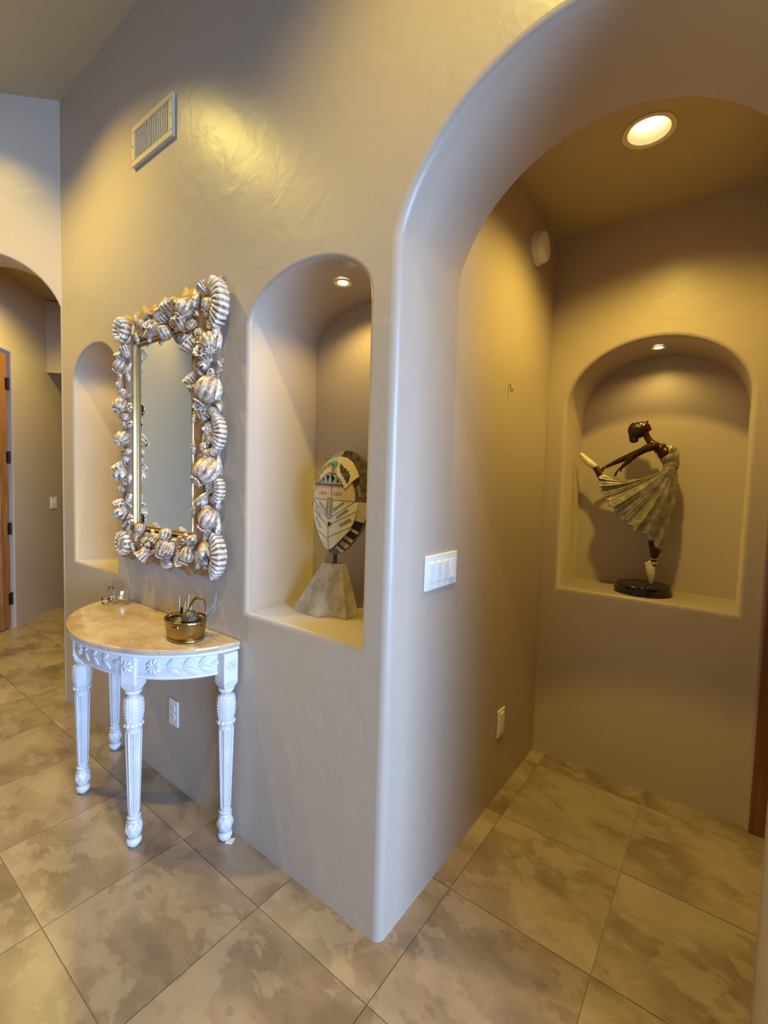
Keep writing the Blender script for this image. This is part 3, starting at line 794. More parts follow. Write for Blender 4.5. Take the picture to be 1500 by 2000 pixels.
def rose_mesh():
    bm = bmesh.new(); rnd = random.Random(3)
    for lay, (R_, k, h) in enumerate(((0.95, 7, 0.1), (0.70, 6, 0.3), (0.45, 5, 0.5), (0.22, 3, 0.65))):
        for i in range(k):
            a = 2 * PI * (i + 0.5 * lay) / k; c_ = Vector((math.cos(a) * R_ * 0.62, -h, math.sin(a) * R_ * 0.62))
            rot = Euler((rnd.uniform(-0.2, 0.2), -a + PI / 2, 0)).to_matrix()
            ball(bm, c_, R_ * 0.52, 12, 8, (1.0, 0.55, 0.7), rot)
    ball(bm, (0, -0.8, 0), 0.2, 10, 6)
    return mk('rose', bm)
ORN = {'pod': [pod_mesh(9), pod_mesh(12), pod_mesh(7, False)], 'cup': [cup_mesh()], 'crown': [cup_mesh()], 'tulip': [tulip_mesh()],
       'shell': [fan_mesh(7, 2.3)], 'fan': [fan_mesh(11, 3.0)], 'ring': [ring_mesh()], 'rose': [rose_mesh()],
       'leaf': [mk('leaf', leaf_bm(2.0, 0.62, 0.55, 14, 0.25)), mk('leaf', leaf_bm(2.2, 0.42, 0.5, 14, 0.5))],
       'flower': [mk('flower', flower_bm(1.0, 0.55, 6))]}
PLACE = [('ring', -1.563, 2.07, 0.048), ('leaf', -1.34, 2.09, 0.036), ('pod', -1.363, 2.059, 0.018), ('shell', -1.312, 1.998, 0.029), ('pod', -1.18, 2.053, 0.028), ('pod', -1.163, 1.991, 0.026), ('crown', -1.122, 2.083, 0.027), ('pod', -0.993, 2.056, 0.034), ('leaf', -0.945, 2.089, 0.036), ('cup', -1.023, 2.003, 0.029), ('pod', -0.959, 1.987, 0.018), ('pod', -0.908, 1.943, 0.018), ('fan', -0.771, 2.042, 0.075), ('pod', -0.843, 2.039, 0.023), ('leaf', -0.837, 2.08, 0.031), ('ring', -0.843, 1.969, 0.015), ('leaf', -0.783, 1.94, 0.038), ('pod', -0.822, 1.896, 0.034), ('leaf', -0.747, 1.906, 0.03), ('cup', -0.865, 1.856, 0.027), ('tulip', -0.862, 1.823, 0.019), ('leaf', -0.755, 1.816, 0.022), ('leaf', -0.758, 1.785, 0.024), ('ring', -0.834, 1.783, 0.017), ('pod', -0.823, 1.721, 0.044), ('leaf', -0.751, 1.723, 0.037), ('pod', -0.921, 1.712, 0.014), ('leaf', -0.756, 1.653, 0.026), ('pod', -0.856, 1.644, 0.018), ('pod', -0.795, 1.638, 0.017), ('pod', -0.87, 1.62, 0.014), ('rose', -0.845, 1.574, 0.029), ('fan', -0.758, 1.562, 0.057), ('pod', -0.821, 1.536, 0.015), ('pod', -0.869, 1.511, 0.016), ('pod', -0.844, 1.481, 0.018), ('pod', -0.793, 1.488, 0.015), ('pod', -0.819, 1.415, 0.047), ('pod', -0.915, 1.418, 0.014), ('leaf', -0.747, 1.443, 0.034), ('leaf', -0.889, 1.369, 0.026), ('ring', -0.836, 1.352, 0.018), ('shell', -0.758, 1.345, 0.034), ('tulip', -0.87, 1.306, 0.024), ('leaf', -0.825, 1.302, 0.023), ('leaf', -0.758, 1.301, 0.027), ('pod', -0.849, 1.264, 0.018), ('pod', -0.814, 1.234, 0.035), ('leaf', -0.902, 1.239, 0.024), ('shell', -0.898, 1.195, 0.02), ('ring', -0.841, 1.171, 0.018), ('leaf', -0.744, 1.21, 0.03), ('tulip', -0.847, 1.115, 0.032), ('fan', -0.765, 1.093, 0.069), ('pod', -0.85, 1.059, 0.018), ('shell', -0.825, 1.026, 0.024), ('pod', -1.57, 1.91, 0.027), ('leaf', -1.518, 1.856, 0.026), ('pod', -1.587, 1.82, 0.017), ('pod', -1.55, 1.78, 0.017), ('pod', -1.566, 1.722, 0.032), ('flower', -1.494, 1.709, 0.019), ('pod', -1.53, 1.666, 0.015), ('pod', -1.541, 1.631, 0.015), ('pod', -1.546, 1.566, 0.032), ('pod', -1.505, 1.502, 0.014), ('pod', -1.526, 1.469, 0.015), ('tulip', -1.558, 1.413, 0.034), ('cup', -1.538, 1.364, 0.017), ('pod', -1.575, 1.326, 0.015), ('leaf', -1.517, 1.287, 0.032), ('tulip', -1.555, 1.221, 0.03), ('flower', -1.492, 1.186, 0.022), ('leaf', -1.529, 1.144, 0.022), ('leaf', -1.543, 2.008, 0.026), ('cup', -1.517, 1.961, 0.022), ('ring', -1.551, 1.068, 0.047), ('pod', -1.551, 1.073, 0.025), ('pod', -1.387, 1.149, 0.021), ('flower', -1.339, 1.081, 0.032), ('leaf', -1.325, 1.039, 0.023), ('shell', -1.287, 1.135, 0.027), ('pod', -1.158, 1.144, 0.024), ('pod', -1.158, 1.086, 0.033), ('shell', -1.162, 1.033, 0.031), ('leaf', -1.07, 1.074, 0.03), ('leaf', -1.094, 1.033, 0.026), ('leaf', -1.018, 1.143, 0.025), ('pod', -0.975, 1.077, 0.029), ('tulip', -0.942, 1.146, 0.022), ('leaf', -0.919, 1.042, 0.03), ('leaf', -0.89, 1.094, 0.024), ('leaf', -1.223, 1.062, 0.025), ('cup', -1.232, 1.119, 0.02), ('flower', -1.046, 1.045, 0.021), ('leaf', -1.066, 1.135, 0.021), ('rose', -1.249, 2.023, 0.026), ('leaf', -1.086, 1.994, 0.025), ('leaf', -1.245, 2.074, 0.026)]
fill_ = random.Random(5)
for i in range(74):
    t = (i % 46) / 46 * 4 if i < 46 else (i - 46) / 28 * 4; e = int(t); f = t - e
    g = fill_.uniform(0.065, 0.13) if i < 46 else fill_.uniform(0.030, 0.045); ix, iz = GX + g, GZ + g
    x, z = ((-ix + 2 * ix * f, -iz), (ix, -iz + 2 * iz * f), (ix - 2 * ix * f, iz), (-ix, iz - 2 * iz * f))[e]
    PLACE.append((fill_.choice(('leaf', 'leaf', 'leaf', 'cup')), x - 1.235, z + 1.572, fill_.uniform(0.020, 0.030)))
NM = {'crown': 'cup', 'fan': 'fan_shell', 'ring': 'scalloped_ring'}
rr_ = random.Random(11)
for (k, x, z, s) in PLACE:
    s *= 1.2
    me_ = ORN[k][0] if (k != 'pod' or s > 0.04) else rr_.choice(ORN[k])
    if k == 'leaf': me_ = rr_.choice(ORN[k])
    o = obj(NM.get(k, k), me_, None, mr)
    lx, lz = x + 1.235, z - 1.572
    if lx > 0.40: lx = 0.40 + (lx - 0.40) * 0.5
    dirout = math.atan2(lx, lz)       # about -Y
    if abs(lx) > 0.2: base = PI / 2 * (1 if lx > 0 else -1)
    else: base = 0 if lz > 0 else PI
    y = -0.048 - 0.35 * s
    if k in ('pod', 'tulip', 'cup', 'crown'):
        ang = rr_.uniform(-0.6, 0.6) + (PI if (abs(lx) > 0.2 and k != 'cup') else (0 if abs(lx) > 0.2 else base))
        o.rotation_euler = (rr_.uniform(0.25, 0.9), ang, 0)
        y = -0.040 - 0.30 * s
    elif k in ('shell', 'fan'):
        ang = base + rr_.uniform(-0.15, 0.15); o.rotation_euler = (0, ang, 0); y = -0.030
    elif k == 'leaf':
        ang = rr_.choice((base - PI / 2, base - PI / 2 + 0.7, base - PI / 2 - 0.7, base, base + PI)); o.rotation_euler = (0, ang, 0); y = -0.034
        sc_ = s * 0.8; o.location = (lx - sc_ * math.cos(ang), y, lz + sc_ * math.sin(ang)); o.scale = (sc_, sc_ * 1.1, sc_ * 1.1); continue
    else:
        o.rotation_euler = (0, rr_.uniform(0, 6), 0); y = -0.040
    if k == 'fan': o.scale = (s * 0.92, s * 0.6, s * 0.72)
    elif k == 'shell': o.scale = (s * 1.1, s * 0.9, s * 1.1)
    else: o.scale = (s, s * 0.95, s)
    o.location = (lx, y, lz)

# ------------------------------------------------------------------ inlaid stone mask sculpture
MK = thing('mask_sculpture', 'inlaid stone mask with a painted face on a stepped travertine base in the niche', 'sculpture', (-0.40, 0.20, SILL))
bs = [(-0.168, -0.057), (-0.018, -0.068), (-0.004, -0.020), (0.075, -0.017), (0.078, 0.057), (0.010, 0.062), (0.006, 0.096), (-0.150, 0.090)]
tp = [(-0.046, -0.020), (-0.008, -0.022), (-0.003, -0.008), (0.040, -0.006), (0.041, 0.020), (0.006, 0.022), (0.004, 0.034), (-0.042, 0.030)]
bm = bmesh.new(); H0 = 0.196
lo = [bm.verts.new((x, y, 0.0005)) for x, y in bs]; hi = [bm.verts.new((x, y, H0)) for x, y in tp]
bm.faces.new(lo); bm.faces.new(hi)
for i in range(8): bm.faces.new((lo[i], lo[(i + 1) % 8], hi[(i + 1) % 8], hi[i]))
bmesh.ops.recalc_face_normals(bm, faces=bm.faces[:])
bmesh.ops.bevel(bm, geom=bm.edges[:], offset=0.0012, segments=1, affect='EDGES')
obj('stepped_base', bm, M_TRAV, MK)
M_RUST = mat('rusty_rod', (0.11, 0.030, 0.012), 0.45, 0.3)
bm = bmesh.new(); lathe(bm, [(0.0075, H0 - 0.002), (0.0075, 0.30)], 16); auto_smooth(obj('rod', bm, M_RUST, MK))
def stone(name, c1, c2, rough=0.35, sc=30):
    m = mat(name, c1, rough); n_ = noise_node(m, objc(m), sc, 6, 0.65, 0.6)
    r_ = ramp(m, n_.outputs[0], [(0.35, c1), (0.62, c2)]); L(m, r_.outputs[0], P(m).inputs['Base Color']); return m
M_CREAM = stone('cream_stone', (0.56, 0.50, 0.37), (0.68, 0.62, 0.48)); M_PEACH = stone('peach_stone', (0.58, 0.38, 0.22), (0.68, 0.48, 0.31))
M_YELL = stone('yellow_stone', (0.66, 0.53, 0.29), (0.76, 0.64, 0.40)); M_OCHRE = stone('ochre_stone', (0.60, 0.42, 0.20), (0.70, 0.52, 0.28))
M_DKST = stone('dark_mottled_stone', (0.045, 0.032, 0.022), (0.17, 0.12, 0.07), 0.12, 60); M_BLK = mat('black_stone', (0.012, 0.012, 0.012), 0.25)
M_OLIVE = stone('olive_stone', (0.24, 0.19, 0.12), (0.30, 0.24, 0.16)); M_GREYST = stone('grey_stone', (0.30, 0.29, 0.26), (0.42, 0.40, 0.35))
M_TEAL = stone('turquoise_stone', (0.08, 0.26, 0.24), (0.18, 0.42, 0.36), 0.3, 90); M_OXB = mat('oxblood_stone', (0.10, 0.025, 0.02), 0.3)
M_GREYB = stone('blue_grey_stone', (0.13, 0.13, 0.13), (0.22, 0.22, 0.22), 0.25); M_BROWNL = mat('brown_line', (0.10, 0.06, 0.035), 0.5)
M_SAND = stone('sand_stone', (0.44, 0.34, 0.20), (0.52, 0.41, 0.26))
mface = bpy.data.objects.new('mask', None)
C.objects.link(mface); mface.parent = MK; mface.location = (0.0, 0.0, 0.0); mface.rotation_euler = (0, 0, math.radians(20.5))
# local frame of the mask: x = right, -y = out, z = up (metres above the sill)
def q2(X, Y): return ((X - 600) * 0.0001904, 1.5407 - 0.000177 * Y - SILL)
def bulge(u, v):
    return 0.020 + 0.030 * max(0.0, 1 - (u / 0.115) ** 2) ** 0.8 * max(0.0, 1 - ((v - 0.40) / 0.23) ** 2) ** 0.6 * (1.0)
def inlay(name, pts, m, lift, thick=0.004, res=0.010, surf=bulge, parent=None, conv=True):
    poly = [q2(*p) for p in pts] if conv else pts
    # densify boundary
    P2 = []
    for i in range(len(poly)):
        a, b = Vector(poly[i]), Vector(poly[(i + 1) % len(poly)]); k = max(1, int((b - a).length / res))
        for j in range(k): P2.append(tuple(a + (b - a) * j / k))
    xs_ = [p[0] for p in P2]; ys_ = [p[1] for p in P2]
    extra = []
    x = min(xs_) + res / 2
    while x < max(xs_):
        y = min(ys_) + res / 2
        while y < max(ys_): extra.append((x, y)); y += res
        x += res
    nb = len(P2)
    co, ee, ff, ov, _, _ = delaunay_2d_cdt([Vector(p) for p in P2 + extra], [(i, (i + 1) % nb) for i in range(nb)], [], 1, 1e-7)
    def inside(p, pl):
        c_ = False; j = len(pl) - 1
        for i in range(len(pl)):
            if (pl[i][1] > p[1]) != (pl[j][1] > p[1]) and p[0] < (pl[j][0] - pl[i][0]) * (p[1] - pl[i][1]) / (pl[j][1] - pl[i][1]) + pl[i][0]: c_ = not c_
            j = i
        return c_
    bm = bmesh.new(); vs = {}
    def V(i):
        if i not in vs: vs[i] = bm.verts.new((co[i][0], -(surf(co[i][0], co[i][1]) + lift), co[i][1]))
        return vs[i]
    for f in ff:
        cx = sum(co[i][0] for i in f) / len(f); cy = sum(co[i][1] for i in f) / len(f)
        if inside((cx, cy), P2): bm.faces.new([V(i) for i in f])
    bd = [e for e in bm.edges if len(e.link_faces) == 1]
    r_ = bmesh.ops.extrude_edge_only(bm, edges=bd)
    for v in [g for g in r_['geom'] if isinstance(g, bmesh.types.BMVert)]: v.co.y += thick
    bmesh.ops.recalc_face_normals(bm, faces=bm.faces[:])
    for f in bm.faces:
        pass
    return obj(name, bm, m, parent if parent is not None else mface)
def bodys(u, v): return 0.006 + 0.018 * max(0.0, 1 - ((u - 0.035) / 0.15) ** 2) ** 0.7 * max(0.0, 1 - ((v - 0.42) / 0.25) ** 2) ** 0.6
body = [(165, 1250), (205, 1000), (270, 760), (390, 520), (540, 330), (700, 235), (850, 215), (1010, 260), (1180, 400), (1300, 600), (1370, 850), (1400, 1100), (1395, 1280), (1330, 1450), (1210, 1690), (1130, 1880), (1020, 2050), (900, 2210), (770, 2330), (690, 2375), (600, 2385), (520, 2340), (440, 2230), (330, 2020), (250, 1820), (195, 1600), (165, 1400)]
def chaikin(pts, k=2):
    for _ in range(k):
        q = []
        for i in range(len(pts)):
            a, b = pts[i], pts[(i + 1) % len(pts)]; q += [(a[0] * .75 + b[0] * .25, a[1] * .75 + b[1] * .25), (a[0] * .25 + b[0] * .75, a[1] * .25 + b[1] * .75)]
        pts = q
    return pts
inlay('backing', chaikin(body), M_DKST, 0.0, 0.038, 0.008, bodys)
inlay('hair_lock', [(150, 1190), (215, 1230), (200, 1400), (125, 1410), (110, 1330)], M_GREYB, -0.006, 0.02, 0.01, bodys)
inlay('crown_piece', [(300, 700), (400, 510), (550, 330), (700, 238), (800, 222), (740, 330), (600, 385), (450, 500), (340, 660)], M_GREYST, 0.002, 0.006, 0.01, bodys)
inlay('chin_piece', [(430, 2200), (520, 2255), (600, 2240), (650, 2190), (770, 2325), (690, 2370), (600, 2380), (520, 2335)], M_GREYB, 0.003, 0.006, 0.01, bodys)
inlay('side_slab', [(1060, 930), (1105, 930), (1150, 1150), (1118, 1165)], M_OLIVE, 0.004, 0.006, 0.01, bodys)
inlay('side_panel', [(1100, 1265), (1395, 1285), (1325, 1450), (1205, 1690), (1035, 1640)], M_SAND, 0.003, 0.006, 0.01, bodys)
for nm, pts, m_ in (('stripe', [(1035, 1640), (1205, 1685), (1130, 1870), (975, 1790)], M_BLK), ('stripe', [(975, 1800), (1115, 1878), (1085, 1925), (945, 1845)], M_SAND),
                    ('stripe', [(940, 1850), (1092, 1925), (1022, 2045), (868, 1952)], M_BLK), ('stripe', [(865, 1960), (1018, 2050), (975, 2108), (822, 2015)], M_SAND),
                    ('stripe', [(818, 2020), (975, 2112), (945, 2155), (802, 2062)], M_OXB), ('stripe', [(795, 2068), (940, 2160), (865, 2238), (722, 2145)], M_SAND),
                    ('stripe', [(718, 2150), (862, 2242), (838, 2278), (698, 2172)], M_OXB), ('stripe', [(690, 2178), (828, 2282), (772, 2328), (648, 2222)], M_CREAM)):
    inlay(nm, pts, m_, 0.004, 0.007, 0.01, bodys)
inlay('lower_face', [(205, 1221), (206, 1222), (1104, 1262), (1108, 1264), (1095, 1400), (1075, 1500), (1030, 1680), (950, 1850), (830, 1995), (720, 2115), (640, 2200), (575, 2250), (520, 2255), (470, 2200), (400, 2080), (330, 1920), (275, 1750), (235, 1600), (213, 1420)], M_CREAM, 0.0, 0.016)
inlay('forehead', [(207, 1214), (230, 1050), (282, 920), (560, 905), (860, 900), (980, 880), (1020, 1000), (1040, 1130), (1045, 1250)], M_PEACH, 0.0, 0.014)
inlay('tooth_panel', [(282, 905), (330, 850), (400, 780), (500, 700), (600, 670), (700, 730), (810, 920)], M_GREYST, 0.002)
inlay('brow_band', [(280, 903), (815, 925), (820, 945), (276, 924)], M_OXB, 0.004)
for t_ in ([(490, 732), (550, 748), (520, 882)], [(583, 700), (662, 792), (605, 888)], [(415, 795), (446, 795), (425, 888)], [(700, 795), (748, 862), (712, 888)], [(350, 848), (370, 848), (360, 888)]):
    inlay('tooth', t_, M_BLK, 0.0035)
inlay('headdress', [(205, 1035), (260, 850), (350, 650), (480, 470), (600, 380), (700, 352), (690, 700), (640, 680), (590, 668), (500, 695), (400, 785), (330, 865), (278, 915), (235, 1020)], M_OCHRE, 0.004, 0.007)
inlay('headdress', [(702, 352), (780, 350), (870, 375), (980, 460), (1060, 600), (1115, 742), (985, 865), (875, 1002), (785, 830), (700, 725)], M_YELL, 0.006, 0.009)
inlay('step_inlay', [(245, 940), (300, 760), (345, 690), (360, 630), (410, 600), (430, 560), (480, 540), (545, 465), (585, 485), (560, 545), (500, 560), (470, 600), (425, 620), (405, 680), (365, 700), (340, 800), (270, 940)], M_OLIVE, 0.0055)
inlay('step_inlay', [(772, 490), (850, 590), (890, 590), (895, 640), (932, 645), (935, 700), (967, 720), (930, 882), (888, 875), (890, 822), (850, 805), (850, 752), (812, 742), (815, 690), (770, 680), (775, 620), (750, 565)], M_DKST, 0.0078)
inlay('stalk', [(592, 540), (672, 540), (645, 695), (595, 690)], M_OLIVE, 0.0062)
bm = bmesh.new(); c2 = q2(650, 490); lathe(bm, [(0.0128, 0), (0.0128, 0.003), (0.010, 0.0045), (0.0, 0.005)], 18, Matrix.Translation((c2[0], -(bulge(*c2) + 0.004), c2[1])) @ Matrix.Rotation(PI / 2, 4, 'X'), mod=lambda r, z, a: r * (1 + 0.06 * math.sin(3 * a)))
obj('turquoise_boss', bm, M_TEAL, mface, True)
def line(pts, w_=10, name='incised_line', m_=None, lift=0.0006):
    L1, R1 = [], []
    for i, p in enumerate(pts):
        a = Vector(pts[max(0, i - 1)]); b = Vector(pts[min(len(pts) - 1, i + 1)]); t = (b - a).normalized(); n_ = Vector((-t.y, t.x)) * w_ / 2
        L1.append(tuple(Vector(p) + n_)); R1.append(tuple(Vector(p) - n_))
    inlay(name, L1 + R1[::-1], m_ or M_BROWNL, lift, 0.002, 0.006)
for pts in ([(562, 1620), (1058, 1262)], [(560, 1632), (215, 1245)], [(615, 1725), (1085, 1455)], [(465, 1690), (238, 1450)], [(545, 2000), (1000, 1770)], [(530, 2030), (300, 1850)], [(545, 1790), (545, 2010), (552, 2245)], [(208, 1219), (1106, 1259)], [(606, 948), (604, 1180)]):
    line(pts)
for pts in ([(330, 1275), (372, 1252), (492, 1410), (480, 1442), (450, 1445)], [(248, 1400), (285, 1362), (412, 1525), (400, 1582), (380, 1580)], [(270, 1572), (300, 1565), (412, 1790), (372, 1822), (320, 1705)]):
    inlay('cheek_bar', pts, M_GREYST, 0.0015)
for pts in ([(848, 1262), (862, 1298), (682, 1450), (652, 1442), (660, 1408)], [(905, 1408), (952, 1440), (732, 1612), (710, 1585), (720, 1558)], [(970, 1598), (1005, 1640), (800, 1772), (776, 1722)]):
    inlay('cheek_bar', pts, M_OLIVE, 0.0015)
inlay('nose', [(550, 1180), (640, 1190), (630, 1500), (600, 1552), (575, 1545), (500, 1500)], M_OLIVE, 0.006, 0.01)
line([(585, 1240), (572, 1520)], 12, 'nose_line', M_CREAM, 0.0066)
inlay('lips', [(472, 1680), (510, 1662), (545, 1690), (545, 1782), (490, 1722)], M_OCHRE, 0.003)
inlay('lips', [(547, 1690), (590, 1680), (617, 1722), (600, 1752), (547, 1785)], M_OXB, 0.003)
for cx, cy, hw_ in ((415, 1092, 78), (722, 1106, 84)):
    lens = [(cx + hw_ * math.cos(a), cy - 30 * math.sin(a) * abs(math.sin(a)) ** 0.3) for a in [2 * PI * i / 20 for i in range(20)]]
    inlay('eye_outline', lens, M_BROWNL, 0.001, 0.002, 0.006)
    inlay('eye', [(cx + (x - cx) * 0.86, cy + (y - cy) * 0.72) for x, y in lens], M_PEACH, 0.0014, 0.002, 0.006)
    inlay('pupil', [(cx + 13 * math.cos(a), cy + 15 * math.sin(a)) for a in [2 * PI * i / 10 for i in range(10)]], M_BROWNL, 0.0018, 0.002, 0.006)

# ------------------------------------------------------------------ bronze dancer
DC = thing('dancer_statue', 'bronze ballerina statue arching back on one toe on a round black base in the niche', 'statue', (0.445, 1.515, SILL))
BX, BZ = 0.445, SILL
def D(x, z, dy=0.0): return Vector((x - BX, dy, z - BZ))
bm = bmesh.new(); lathe(bm, [(0.122, 0.0005), (0.127, 0.004), (0.127, 0.020), (0.123, 0.024), (0.120, 0.026), (0.120, 0.040), (0.116, 0.045), (0.0, 0.0455)], 72)
auto_smooth(obj('round_base', bm, M_BLACKM, DC), 30)
M_BRZ = stone('brown_bronze', (0.035, 0.014, 0.006), (0.085, 0.036, 0.015), 0.26, 25); P(M_BRZ).inputs['Metallic'].default_value = 0.6
M_HAIRB = stone('dark_bronze', (0.018, 0.012, 0.008), (0.06, 0.042, 0.028), 0.35, 60); P(M_HAIRB).inputs['Metallic'].default_value = 0.5
M_SKIRT = pointy('grey_green_patina', (0.10, 0.075, 0.045), (0.24, 0.21, 0.145), (0.46, 0.42, 0.31), 0.40, 0.25, (0.45, 0.50, 0.55), 30, 0.16)
M_SHOE = mat('cream_patina', (0.62, 0.55, 0.42), 0.4, 0.1)
def capsule(bm, a, b, ra, rb, seg=14, flat=1.0):
    a, b = Vector(a), Vector(b); ax = (b - a); n_ = max(2, int(ax.length / 0.006))
    tube(bm, [a + ax * i / n_ for i in range(n_ + 1)], [ra + (rb - ra) * i / n_ for i in range(n_ + 1)], seg)
    ball(bm, a, ra, 12, 8); ball(bm, b, rb, 12, 8)
def chain(bm, pts):
    for (a, ra), (b, rb) in zip(pts[:-1], pts[1:]): capsule(bm, a, b, ra, rb)
def remeshed(name, bm, m_, parent, vox=0.0022, it=4):
    o = obj(name, bm, m_, parent, True)
    md = o.modifiers.new('remesh', 'REMESH'); md.mode = 'VOXEL'; md.voxel_size = vox; md.use_smooth_shade = True
    sm = o.modifiers.new('smooth', 'SMOOTH'); sm.factor = 0.5; sm.iterations = it
    return o
bm = bmesh.new()
NE, FA = -0.045, 0.048      # near / far shoulder offsets
# torso: hip -> waist -> ribs -> chest -> neck
for (p, r, sc) in ((D(0.518, 1.455), 0.038, (0.85, 1.15, 0.9)), (D(0.527, 1.495), 0.033, (0.85, 1.15, 1.1)), (D(0.529, 1.520), 0.034, (0.9, 1.15, 1)),
                   (D(0.522, 1.548), 0.039, (0.95, 1.15, 1)), (D(0.508, 1.572), 0.040, (0.95, 1.2, 0.95)), (D(0.487, 1.592), 0.034, (1.0, 1.35, 0.8)), (D(0.462, 1.606), 0.027, (1, 1.7, 0.8))):
    ball(bm, p, r, 18, 12, sc)
for s_ in (-1, 1): ball(bm, D(0.526, 1.588, s_ * 0.018), 0.019, 14, 10)
chain(bm, [(D(0.462, 1.608), 0.022), (D(0.440, 1.625), 0.0165), (D(0.425, 1.650), 0.0145), (D(0.414, 1.672), 0.0165)])
# head: face looks up and to the right
hx = Vector((0.50, 0, 0.866))     # towards the face
hr = Matrix.Rotation(math.radians(30), 3, 'Y')
ball(bm, D(0.388, 1.690), 0.040, 20, 14, (1.0, 0.82, 0.92), hr)
ball(bm, D(0.408, 1.698), 0.030, 16, 12, (1.05, 0.85, 0.9), hr)
chain(bm, [(D(0.408, 1.680), 0.017), (D(0.434, 1.690), 0.0085)])           # jaw to chin
chain(bm, [(D(0.411, 1.722), 0.0060), (D(0.4235, 1.7275), 0.0045)])          # nose
ball(bm, D(0.430, 1.709), 0.0065, 10, 8, (1, 1.3, 0.6), hr)                    # lips
ball(bm, D(0.402, 1.724), 0.0090, 10, 8, (0.8, 1.7, 0.5), hr)                # brow
for s_ in (-1, 1): ball(bm, D(0.388, 1.690, s_ * 0.033), 0.008, 10, 8, (1.0, 0.4, 0.7))
# arms
def hand(bm, wr, d, nrm, side, L_=0.044, curl=0.5):
    d = d.normalized(); nrm = nrm.normalized(); w_ = d.cross(nrm).normalized()
    palm = wr + d * 0.012
    pr = Matrix((d, w_, d.cross(w_))).transposed(); ball(bm, palm + d * 0.002, 0.0115, 14, 10, (1.25, 0.98, 0.5), pr)
    for i, (off, ln) in enumerate(((-0.0085, 0.86), (-0.003, 1.0), (0.003, 0.94), (0.0085, 0.76))):
        p0 = palm + w_ * off + d * 0.006; dd = d.copy(); rad = 0.0038
        for k in range(3):
            dd = (dd + nrm * curl * (0.22 + 0.1 * k + 0.08 * i)).normalized(); p1 = p0 + dd * L_ * ln * (0.42, 0.32, 0.26)[k]
            capsule(bm, p0, p1, rad, rad * 0.86, 10); p0 = p1; rad *= 0.86
    p0 = wr + w_ * side * 0.008 + d * 0.004
    p1 = p0 + (d * 0.6 + w_ * side * 0.7 + nrm * 0.5).normalized() * 0.016; p2 = p1 + (d * 0.8 + nrm * 0.7).normalized() * 0.014
    capsule(bm, p0, p1, 0.005, 0.0042, 10); capsule(bm, p1, p2, 0.0042, 0.0034, 10)
chain(bm, [(D(0.462, 1.603, NE), 0.0195), (D(0.430, 1.592, NE - 0.004), 0.0175), (D(0.386, 1.562, NE - 0.012), 0.0145), (D(0.372, 1.548, NE - 0.012), 0.0145), (D(0.334, 1.506, NE - 0.010), 0.0085)])
hand(bm, D(0.334, 1.506, NE - 0.010), Vector((-0.75, 0, -0.66)), Vector((0.45, 0.2, -0.6)), -1)
chain(bm, [(D(0.455, 1.610, FA), 0.0185), (D(0.400, 1.590, FA), 0.0165), (D(0.326, 1.553, FA - 0.01), 0.0140), (D(0.300, 1.540, FA - 0.01), 0.0135), (D(0.246, 1.511, FA - 0.02), 0.0082)])
hand(bm, D(0.246, 1.511, FA - 0.02), Vector((-0.8, 0, -0.45)), Vector((0.2, 0.0, -0.9)), 1)
# raised leg under the skirt, then calf, ankle
chain(bm, [(D(0.512, 1.440, 0.014), 0.034), (D(0.400, 1.385, 0.014), 0.026), (D(0.300, 1.390, 0.014), 0.021), (D(0.262, 1.418, 0.014), 0.022), (D(0.232, 1.455, 0.012), 0.0235), (D(0.204, 1.493, 0.01), 0.0155), (D(0.186, 1.515, 0.01), 0.0135)])
# standing leg
chain(bm, [(D(0.515, 1.435, -0.010), 0.034), (D(0.488, 1.300, -0.010), 0.026), (D(0.474, 1.190, -0.008), 0.023), (D(0.483, 1.145, -0.006), 0.0270), (D(0.490, 1.110, -0.004), 0.0262), (D(0.484, 1.058, -0.002), 0.0130), (D(0.480, 1.035, 0), 0.0135)])
remeshed('body', bm, M_BRZ, DC, 0.0019, 3)
# hair cap, bun
bm = bmesh.new(); ball(bm, D(0.3800, 1.688), 0.0435, 20, 14, (0.98, 0.86, 0.98), hr); ball(bm, D(0.368, 1.640), 0.0185, 14, 10, (1.15, 1, 0.85)); ball(bm, D(0.366, 1.660), 0.022, 14, 10)
# trim the cap so the face stays free: flatten everything in front of the hairline
for v in bm.verts:
    d_ = (v.co - D(0.392, 1.694)).dot(hx)
    if d_ > 0.012: v.co -= hx * (d_ - 0.012)
    v.co += (v.co - D(0.380, 1.688)).normalized() * 0.0012 * math.sin(math.atan2(v.co.y, v.co.x - D(0.38, 0).x) * 16)
hair_ = remeshed('hair', bm, M_HAIRB, DC, 0.0018, 2)
# bodice over the torso
bm = bmesh.new()
for (p, r, sc) in ((D(0.526, 1.474), 0.040, (0.85, 1.15, 1.0)), (D(0.528, 1.497), 0.0355, (0.85, 1.15, 1.0)), (D(0.530, 1.520), 0.0368, (0.9, 1.14, 1)),
                   (D(0.524, 1.548), 0.0415, (0.94, 1.14, 1)), (D(0.515, 1.572), 0.0395, (0.9, 1.16, 0.9)), (D(0.508, 1.590), 0.030, (1.0, 1.2, 0.75))):
    ball(bm, p, r, 18, 12, sc)
for s_ in (-1, 1): ball(bm, D(0.529, 1.586, s_ * 0.017), 0.0220, 14, 10, (1, 1, 1.1))
ball(bm, D(0.544, 1.555), 0.024, 14, 10, (0.8, 1.5, 1.3))
ball(bm, D(0.553, 1.520), 0.018, 12, 8, (0.7, 1.7, 1.8))
remeshed('bodice', bm, M_SKIRT, DC, 0.0022, 12)
